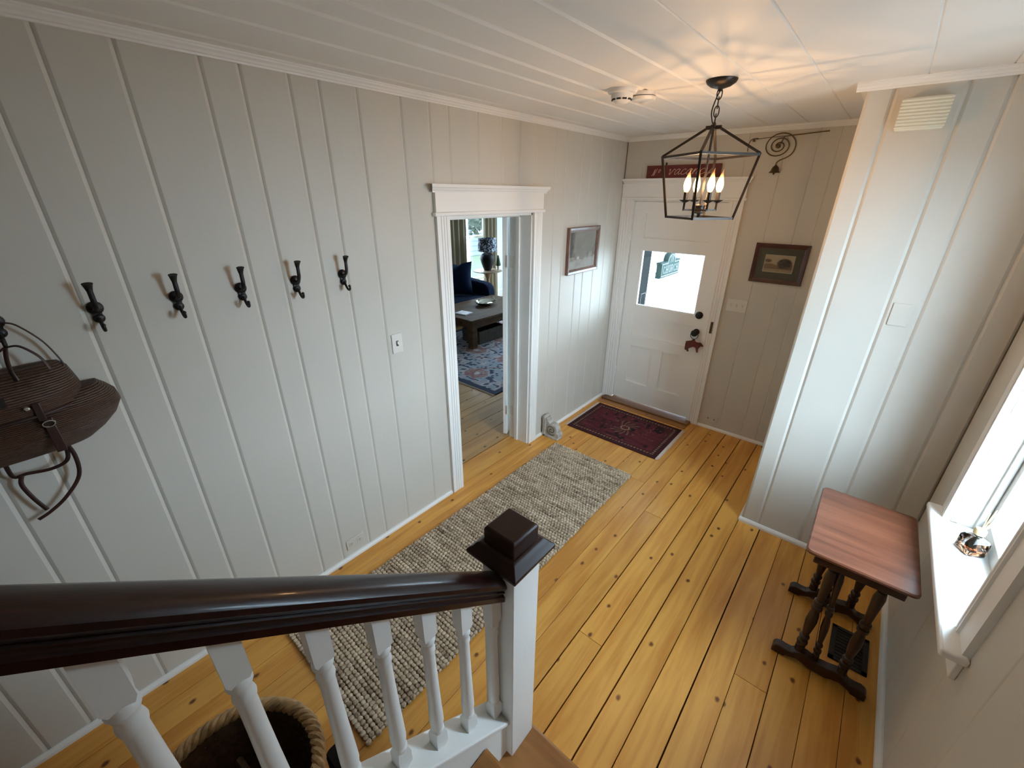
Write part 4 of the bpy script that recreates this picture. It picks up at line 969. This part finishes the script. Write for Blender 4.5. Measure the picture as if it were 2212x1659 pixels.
# ================================================================== LIVING ROOM
LX, LY1 = -4.28, 7.6
wy0, wy1, wz0, wz1 = 5.62, 6.60, .44, 2.22
mb = MB().box(LX-.15, -.4, 0, LX, wy0, 2.6).box(LX-.15, wy1, 0, LX, LY1+.15, 2.6).box(LX-.15, wy0, 0, LX, wy1, wz0).box(LX-.15, wy0, wz1, LX, wy1, 2.6); struct('wall_living_room_far', mb, 'living_wall')
mb = MB().box(LX, LY1, 0, -3.4, LY1+.15, 2.6).box(-1.6, LY1, 0, -.07, LY1+.15, 2.6).box(-3.4, LY1, 0, -1.6, LY1+.15, .4).box(-3.4, LY1, 2.2, -1.6, LY1+.15, 2.6); struct('wall_living_room_front', mb, 'living_wall')
struct('wall_living_room_back', MB().box(LX-.15, -.55, 0, -.19, -.4, 2.6), 'living_wall')
struct('wall_living_room_side', MB().box(-.20, 4.0, -.3, -.10, LY1+.15, 2.9), 'living_wall')
struct('ceiling_living_room', MB().box(LX-.15, -.55, 2.6, -.19, LY1+.15, 2.72), 'ceiling_paint')
mb = MB().prism([(LX, 0), (LX+.018, 0), (LX+.018, .150), (LX+.012, .165), (LX, .172)], 'y', -.4, LY1); struct('baseboard_living_room', mb, 'white_paint')
w2 = struct('window_2')
for u0, u1 in ((wy0-.10, wy0), (wy1, wy1+.10)):
    mb = MB(); q = MB().box(LX, u0, wz0-.06, LX+.022, u1, wz1+.1); mesh('casing', q, 'white_paint', w2, bevel=.004)
mesh('window_stool', MB().box(LX-.08, wy0-.12, wz0-.02, LX+.05, wy1+.12, wz0+.012), 'white_paint', w2, bevel=.004)
mesh('window_apron', MB().box(LX, wy0-.1, wz0-.11, LX+.02, wy1+.1, wz0-.02), 'white_paint', w2)
for nm, x, z0, z1 in (('lower_sash', LX-.075, wz0+.012, 1.33), ('upper_sash', LX-.115, 1.28, wz1)):
    q = MB()
    for y_ in (wy0, wy1-.045, .5*(wy0+wy1)-.012): q.box(x, y_, z0, x+.035, y_+(.045 if y_ in (wy0, wy1-.045) else .024), z1)
    q.box(x, wy0, z0, x+.035, wy1, z0+.05).box(x, wy0, z1-.045, x+.035, wy1, z1); mesh(nm, q, 'white_paint', w2, bevel=.003)
    mesh('pane', MB().box(x+.015, wy0+.03, z0+.03, x+.019, wy1-.03, z1-.03), 'pane_glass', w2)
mesh('jamb', MB().box(LX-.15, wy0-.002, wz0, LX, wy0+.008, wz1).box(LX-.15, wy1-.008, wz0, LX, wy1+.002, wz1).box(LX-.15, wy0, wz1-.01, LX, wy1, wz1), 'white_paint', w2)
w3 = struct('window_3', MB().box(-3.4, LY1+.06, .4, -3.34, LY1+.1, 2.2).box(-1.66, LY1+.06, .4, -1.6, LY1+.1, 2.2).box(-3.4, LY1+.06, .4, -1.6, LY1+.1, .46).box(-3.4, LY1+.06, 2.14, -1.6, LY1+.1, 2.2).box(-3.4, LY1+.06, 1.28, -1.6, LY1+.1, 1.33).box(-2.53, LY1+.06, .4, -2.47, LY1+.1, 2.2), 'white_paint')
mesh('pane', MB().box(-3.36, LY1+.078, .43, -1.62, LY1+.082, 2.17), 'pane_glass', w3)
# curtains
def curtain(y0, y1, label, folds):
    pts = []; n = folds*10
    for i in range(n+1):
        u = i/n; pts.append((LX+.085+.032*math.sin(u*folds*2*math.pi)+.008*math.sin(u*23), y0+(y1-y0)*u))
    t_ = thing('curtain', label, 'curtain', (LX+.085, (y0+y1)/2, .02), 'window curtains')
    mb_ = MB(); th = .004
    poly = pts+[(x-th, y_) for x, y_ in reversed(pts)]
    vs = []; fs = []; m_ = len(pts); zz = [.03, .8, 1.6, 2.36]
    for z in zz:
        k = 1-.06*(2.36-z)/2.3*0
        vs += [(x, y_, z) for x, y_ in pts]+[(x-th, y_, z) for x, y_ in pts]
    for r_ in range(3):
        for i in range(m_-1):
            a = r_*2*m_+i; b = a+2*m_; fs += [(a, a+1, b+1, b), (a+m_+1, a+m_, b+m_, b+m_+1)]
        for i in (0, m_-1): a = r_*2*m_+i; b = a+2*m_; fs.append((a, b, b+m_, a+m_))
    mb_.add(vs, fs); mesh('drape', mb_, 'curtain', t_, smooth=True, ang=1.5)
curtain(5.28, 5.90, 'beige curtain hanging behind the sofa pillow', 5); curtain(6.36, 6.79, 'beige curtain hanging behind the table lamp', 4)
t = tag(mesh('curtain_rod', MB().lathe([(.012, 5.2), (.012, 6.9)], (LX+.085, 0, 2.385), 10, 'y'), 'black_iron'), 'dark curtain rod over the living room window', 'curtain rod')
# sofa
t = thing('sofa', 'navy blue fabric sofa under the living room window', 'sofa', (-3.6, 4.6, 0))
mesh('sofa_base', MB().box(-4.02, 3.35, .10, -3.14, 5.52, .30), 'navy_fabric', t, bevel=.02, seg=3)
mesh('sofa_back', MB().box(-4.10, 3.35, .28, -3.86, 5.52, .86), 'navy_fabric', t, bevel=.06, seg=4)
for ya, yb in ((5.34, 5.56), (3.31, 3.53)):
    mb = MB().prism([(-4.05, .08), (-3.13, .08), (-3.12, .50), (-3.15, .60), (-3.25, .645), (-4.05, .70)], 'y', ya, yb); mesh('sofa_arm', mb, 'navy_fabric', t, bevel=.05, seg=4)
for ya, yb in ((4.44, 5.33), (3.54, 4.43)):
    mesh('seat_cushion', MB().box(-3.90, ya, .29, -3.10, yb, .455), 'navy_fabric', t, bevel=.045, seg=4)
    mb = MB().box(-3.96, ya, .45, -3.76, yb, .92); mesh('back_cushion', mb, 'navy_fabric', t, bevel=.07, seg=4)
for x in (-3.2, -3.95):
    for y_ in (3.45, 5.44): mesh('leg', MB().lathe([(.016, 0), (.022, .10)], (x, y_, .001), 10), 'coffee_wood', t, smooth=True)
def pillow(label, c, w, h, th, yaw_, tilt):
    t_ = thing('throw_pillow', label, 'pillow', c); mb_ = MB(); n = 18; V_ = []
    M = Matrix.Rotation(yaw_, 3, 'Z') @ Matrix.Rotation(tilt, 3, 'Y')
    def P(u, v, s_):
        e = (1-abs(u)**2.4)*(1-abs(v)**2.4); pinch = 1-.10*(1-(u*u))*(v*v)-.10*(1-v*v)*(u*u); dent = -.24*math.exp(-(u/.34)**2) if v > 0 else 0
        p_ = Vector((s_*th*.5*e**.6, u*w*.5*pinch, v*h*.5*pinch+dent*h*.5*sst(.2, 1, v))); return Vector(c)+M @ p_
    for s_ in (1, -1):
        o_ = len(mb_.v)
        for j in range(n+1):
            for i in range(n+1): mb_.v.append(tuple(P(-1+2*i/n, -1+2*j/n, s_)))
        for j in range(n):
            for i in range(n):
                a = o_+j*(n+1)+i; mb_.f.append((a, a+1, a+n+2, a+n+1))
    o_ = mesh('pillow_cover', mb_, 'navy_fabric', t_, smooth=True, ang=2.5)
pillow('plump navy throw pillow with dented top against the sofa arm', (-3.56, 5.00, .735), .60, .58, .22, R(-38), R(-16))
# living room rug
t = thing('living_room_rug', 'faded oriental rug of pale blue and rust under the coffee table', 'rug', (-2.4, 4.6, 0))
def lrug(u, v):
    x, yv = u*2.155, v*3.185; e = min(x, 2.155-x, yv, 3.185-yv)
    n = vn(x*26, yv*26, 8); n2 = vn(x*8, yv*8, 9); n3 = vn(x*55, yv*55, 10)
    navy = (.018, .026, .060); pale = lerp((.27, .25, .29), (.52, .48, .48), n)
    if e < .065+.02*n: return navy
    c = pale
    if n2 > .60: c = lerp(c, (.23, .28, .34), .8)
    if n > .68: c = navy if n3 > .35 else (.10, .10, .15)
    bx, by = (x % .62)-.31, (yv % .62)-.31; r_ = math.hypot(bx, by*(1+.3*abs(math.sin(3*math.atan2(by, bx)))))
    if .05 < r_ < .17: c = lerp((.21, .085, .075), (.33, .22, .21), n) if n3 > .22 else c
    elif r_ <= .05: c = (.45, .42, .42)
    elif .17 < r_ < .185: c = (.40, .38, .40)
    if abs(math.sin(x*5+2*math.sin(yv*4)))<.10 and n > .3: c = (.22, .10, .085)
    return c
mb, cols = slab_grid(lrug, 200, 256, rugP(-3.06, 3.115, -.905, 6.3, .009), .0006); mesh('pile', mb, 'rug_pile', t, cols=cols)
mb = MB()
for k in range(216): mb.tube([(-.908-k*.00998, 3.117, .005), (-.910-k*.00998, 3.090, .003)], .0035, 4)
mesh('fringe', mb, 'fringe', t)['kind'] = 'stuff'
# coffee table
t = thing('coffee_table', 'dark wood coffee table with thick legs on the oriental rug', 'table', (-2.65, 4.7, 0))
mesh('tabletop', MB().box(-3.10, 3.97, .415, -2.125, 5.45, .452), 'coffee_wood', t, bevel=.008)
mb = MB().box(-2.205, 4.03, .31, -2.18, 5.39, .415).box(-3.05, 4.03, .31, -3.025, 5.39, .415).box(-3.03, 4.04, .31, -2.2, 4.065, .415).box(-3.03, 5.36, .31, -2.2, 5.385, .415); mesh('apron', mb, 'coffee_wood', t)
for x in (-3.06, -2.27):
    for y_ in (4.02, 5.31): mesh('leg', MB().box(x, y_, .010, x+.10, y_+.10, .415), 'coffee_wood', t, bevel=.005)
t = thing('magazine_crate', 'weathered wooden crate on the rug under the coffee table', 'crate', (-2.4, 4.5, 0))
mb = MB().box(-2.62, 4.24, .010, -2.25, 4.82, .030); mesh('crate_bottom', mb, 'box_wood', t)
for b in ((-2.27, 4.24, -2.25, 4.82), (-2.62, 4.24, -2.60, 4.82)): mesh('crate_side', MB().box(b[0], b[1], .030, b[2], b[3], .205), 'box_wood', t)
for b in ((4.24, 4.26), (4.80, 4.82)): mesh('crate_end', MB().box(-2.60, b[0], .030, -2.27, b[1], .205), 'box_wood', t)
mesh('crate_handle', MB().tube(smoothpath([(-2.36, 4.80, .20), (-2.38, 4.80, .235), (-2.44, 4.80, .245), (-2.50, 4.80, .235), (-2.52, 4.80, .20)]), .008, 6), 'box_wood', t, smooth=True)
t = thing('silver_bowl', 'shiny silver bowl with branch handles on the coffee table', 'bowl', (-2.66, 4.82, .452))
mb = MB().lathe([(.05, .453), (.10, .456), (.155, .480), (.178, .512), (.172, .514), (.145, .488), (.09, .466), (.01, .462)], (-2.66, 4.82, 0), 28, 'z', .85, 1.1); mesh('bowl_body', mb, 'silver', t, smooth=True)
for s_ in (-1, 1):
    mesh('handle', MB().tube(smoothpath([(-2.66, 4.82+s_*.175, .508), (-2.655, 4.82+s_*.195, .525), (-2.66, 4.82+s_*.16, .540), (-2.665, 4.82+s_*.14, .565)]), .007, 7), 'silver', t, smooth=True)
t = thing('magazine', 'pale magazine lying on the end of the coffee table', 'magazine', (-2.54, 4.20, .452))
mesh('page_block', MB().obox((-2.535, 4.205, .458), (.10, .015, 0), (-.012, .085, 0), (0, 0, .0055)), 'paper', t)
mesh('cover', MB().obox((-2.535, 4.205, .4645), (.101, .015, 0), (-.012, .086, 0), (0, 0, .001)), 'paper', t)
# side table with lamp and topiary
SXc, SYc = -3.88, 6.15
t = thing('pedestal_table', 'round wooden pedestal table beside the navy sofa', 'table', (SXc, SYc, 0))
mesh('tabletop', MB().lathe([(.10, .670), (.27, .688), (.288, .694), (.288, .704), (.280, .710), (.02, .710)], (SXc, SYc, 0), 36), 'side_table_wood', t, smooth=True)
mesh('pedestal', MB().lathe([(.16, .001), (.15, .02), (.06, .06), (.035, .16), (.030, .40), (.040, .55), (.075, .63), (.12, .672)], (SXc, SYc, 0), 24), 'side_table_wood', t, smooth=True)
t = thing('table_lamp', 'table lamp with dark round base and blue patterned shade', 'lamp', (SXc, SYc, .711))
mesh('lamp_base', MB().lathe([(.065, .711), (.07, .72), (.088, .76), (.125, .86), (.142, .93), (.135, .98), (.10, 1.03), (.06, 1.045), (.02, 1.055), (.012, 1.08)], (SXc, SYc, 0), 28), 'lamp_ceramic', t, smooth=True)
mb = MB(); n = 36
mb.loft([[(SXc+r_*math.cos(2*math.pi*k/n), SYc+r_*math.sin(2*math.pi*k/n), z) for k in range(n)] for r_, z in ((.186, 1.075), (.178, 1.315), (.174, 1.315), (.182, 1.075), (.186, 1.075))], cap=False); mesh('lamp_shade', mb, 'shade_fabric', t, smooth=True)
mesh('harp', MB().lathe([(.006, 1.06), (.006, 1.30)], (SXc, SYc, 0), 8).bar((SXc-.176, SYc, 1.30), (SXc+.176, SYc, 1.30), .004), 'bronze_metal', t)
t = thing('topiary', 'small cone shaped green topiary in a white pot beside the lamp', 'plant', (-3.80, 6.375, .711))
mesh('pot', MB().lathe([(.034, .711), (.045, .775), (.048, .79), (.044, .79), (.02, .785)], (-3.80, 6.375, 0), 18), 'pot_white', t, smooth=True)
mb = MB(); rnd = random.Random(5)
for k in range(230):
    z = .79+.19*(k/230)**1.0; rr = (.060*(1-(z-.79)/.20)+.008)*rnd.uniform(.7, 1.1); a = k*2.4
    c = Vector((-3.80+rr*math.cos(a), 6.375+rr*math.sin(a), z)); d_ = Vector((math.cos(a), math.sin(a), .5)).normalized()*.016; s_ = Vector((-math.sin(a), math.cos(a), 0))*.008
    mb.add([c-s_*.2, c+s_+d_*.5, c+d_, c-s_+d_*.5], [(0, 1, 2, 3)])
mb.lathe([(.050, .785), (.052, .81), (.03, .90), (.006, .985)], (-3.80, 6.375, 0), 12)
mesh('foliage', mb, 'topiary_green', t)['kind'] = 'stuff'

# ================================================================== OUTSIDE
tag(mesh('ground', MB().box(-30, -30, -.6, 30, 40, -.45), 'ground_gravel'), None, None, kind='structure')
tag(mesh('lawn', MB().box(-30, -30, -.45, -4.6, 40, -.43), 'lawn'), None, None, kind='structure')  # dark grass added so the ground does not burn out in the window
nh = thing('added_house', 'added slate grey clapboard house toning down the view outside the living room window', 'house', (-14, 15, -.43))  # house added as a mid-tone to cut glare in the living room window
mesh('house_wall', MB().box(-17, 8.0, -.43, -11.96, 24, 4.6), 'slate_siding', nh)
for k in range(24): mesh('clapboard', MB().prism([(-11.96, -.40+k*.21), (-11.925, -.40+k*.21), (-11.93, -.39+k*.21), (-11.955, -.19+k*.21)], 'y', 8.0, 24), 'slate_siding', nh)
mesh('roof', MB().prism([(-17.4, 4.5), (-11.5, 4.5), (-14.4, 7.2)], 'y', 7.6, 24.4), 'shutter_dark', nh)
for yy in (11.2, 13.6, 16.4):
    f_ = mesh('window', MB().box(-11.93, yy, .55, -11.88, yy+.9, .63).box(-11.93, yy, 2.1, -11.88, yy+.9, 2.18).box(-11.93, yy, .63, -11.88, yy+.07, 2.1).box(-11.93, yy+.83, .63, -11.88, yy+.9, 2.1).box(-11.93, yy+.07, 1.33, -11.89, yy+.83, 1.38), 'white_paint', nh)
    mesh('pane', MB().box(-11.925, yy+.07, .63, -11.905, yy+.83, 2.1), 'slot_dark', f_)
tag(mesh('porch_floor', MB().box(-.05, 4.12, -.45, 3.2, 8.5, -.06), 'paving'), None, None, kind='structure')
struct('added_porch_roof', MB().box(-.085, 4.10, 2.62, 3.4, 8.0, 2.74), 'siding')  # unseen roof, added to cut the daylight on the siding and door glass
sw = struct('wall_porch_side', MB().box(-.10, 4.12, -.3, -.085, LY1+.15, 2.9), 'siding')
for k in range(22):
    z = -.28+k*.115
    mesh('clapboard', MB().prism([(-.085, z), (-.062, z), (-.064, z+.004), (-.078, z+.122), (-.085, z+.122)], 'y', 4.12, LY1+.15), 'siding', sw)
sh = thing('porch_shutter', 'dark shutter on the white porch siding seen through the door glass', 'shutter', (-.05, 4.78, 1.1))
mesh('shutter_board', MB().box(-.060, 4.665, .30, -.035, 4.905, 2.1), 'shutter_dark', sh, bevel=.004)
mb = MB()
for b in ((4.74, .86, 4.87, .868), (4.74, 1.008, 4.87, 1.016), (4.74, .868, 4.748, 1.008), (4.862, .868, 4.87, 1.008)): mb.box(-.036, b[0], b[1], -.031, b[2], b[3])
mesh('shutter_trim', mb, 'bronze_metal', sh)
t = thing('house_sign', 'green house sign reading 78 CHURCH on the white siding', 'sign', (-.03, 5.48, 1.28))
yl, yr_, zb_, zt_ = 5.185, 5.785, 1.150, 1.318; cyy = 5.485
out = [(yl-.02, zb_-.012), (yr_, zb_-.012), (yr_, zb_), (yr_-.01, zb_+.01), (yr_-.01, zt_-.01), (yr_, zt_), (yr_, zt_+.012), (cyy+.135, zt_+.012)]
for k in range(13): a = R(180*k/12); out.append((cyy+.125*math.cos(a), zt_+.012+.098*math.sin(a)))
out += [(cyy-.135, zt_+.012), (yl-.02, zt_+.012), (yl-.02, zt_), (yl, zt_-.01), (yl, zb_+.01), (yl-.02, zb_)]
mesh('sign_board', MB().prism(out, 'x', -.060, -.004), 'sign_green', t)
bo_ = [(yl+.018, zb_+.010), (yr_-.028, zb_+.010), (yr_-.028, zt_-.012), (cyy+.115, zt_-.012)]
for k in range(13): a = R(180*k/12); bo_.append((cyy+.105*math.cos(a), zt_+.004+.082*math.sin(a)))
bo_ += [(cyy-.115, zt_-.012), (yl+.018, zt_-.012)]
mesh('sign_border', MB().tube([(-.003, a, b) for a, b in bo_], .0055, 6, True), 'sign_white', t)
LET = {'C': [[(.85,.8),(.6,1),(.3,.95),(.08,.7),(.08,.3),(.3,.05),(.6,0),(.85,.2)]], 'H': [[(.15,0),(.15,1)],[(.8,0),(.8,1)],[(.15,.5),(.8,.5)],[(0,0),(.3,0)],[(0,1),(.3,1)],[(.65,0),(.95,0)],[(.65,1),(.95,1)]],
       'U': [[(.15,1),(.15,.3),(.3,.05),(.5,0),(.7,.05),(.82,.3),(.82,1)],[(0,1),(.3,1)],[(.68,1),(.96,1)]], 'R': [[(.15,0),(.15,1),(.6,1),(.8,.85),(.8,.65),(.6,.52),(.15,.52)],[(.5,.52),(.9,0)],[(0,0),(.3,0)],[(0,1),(.2,1)]],
       '7': [[(.1,.8),(.1,1),(.85,1),(.4,0)]], '8': [[(.5,.55),(.2,.72),(.3,.98),(.5,1),(.75,.9),(.75,.7),(.5,.55),(.2,.38),(.15,.15),(.4,0),(.65,.02),(.85,.2),(.75,.42),(.5,.55)]]}
def serif(word, y0, z0, w, h, gap):
    for ch in word:
        mb_ = MB()
        for s_ in LET[ch]: mb_.tube([(-.002, y0+a*w, z0+b*h) for a, b in s_], h*.052, 6)
        mesh('letter', mb_, 'sign_white', t); y0 += w+gap
serif('CHURCH', 5.245, 1.190, .068, .082, .016); serif('78', 5.432, 1.312, .050, .075, .010)
def tree(name, label, x, y_, h, r_, seed):
    t_ = thing(name, label, 'tree', (x, y_, -.45), 'trees beyond the living room window'); rnd_ = random.Random(seed)
    mesh('trunk', MB().tube([(x, y_, -.45), (x+.05, y_, h*.4), (x, y_+.05, h*.75)], [.12, .09, .05], 9), 'tree_bark', t_, smooth=True)
    mb_ = MB()
    for k in range(900):
        a, b = rnd_.uniform(0, 6.283), rnd_.uniform(-1, 1); q = r_*rnd_.uniform(.5, 1)**.5; c_ = math.sqrt(1-b*b)
        p_ = Vector((x+q*c_*math.cos(a), y_+q*c_*math.sin(a), h*.75+q*b*1.1)); u_ = Vector((rnd_.gauss(0, 1), rnd_.gauss(0, 1), rnd_.gauss(0, 1))).normalized(); v_ = u_.orthogonal().normalized(); s_ = rnd_.uniform(.10, .2)
        mb_.add([p_-u_*s_, p_+v_*s_*.5, p_+u_*s_, p_-v_*s_*.5], [(0, 1, 2, 3)])
    mesh('foliage', mb_, 'tree_leaf', t_)['kind'] = 'stuff'
tree('garden_tree', 'leafy tree outside the living room window', -9.0, 10.4, 3.0, 1.3, 1)
tree('garden_tree', 'taller leafy tree farther off outside the living room window', -9.6, 13.8, 4.2, 1.6, 2)
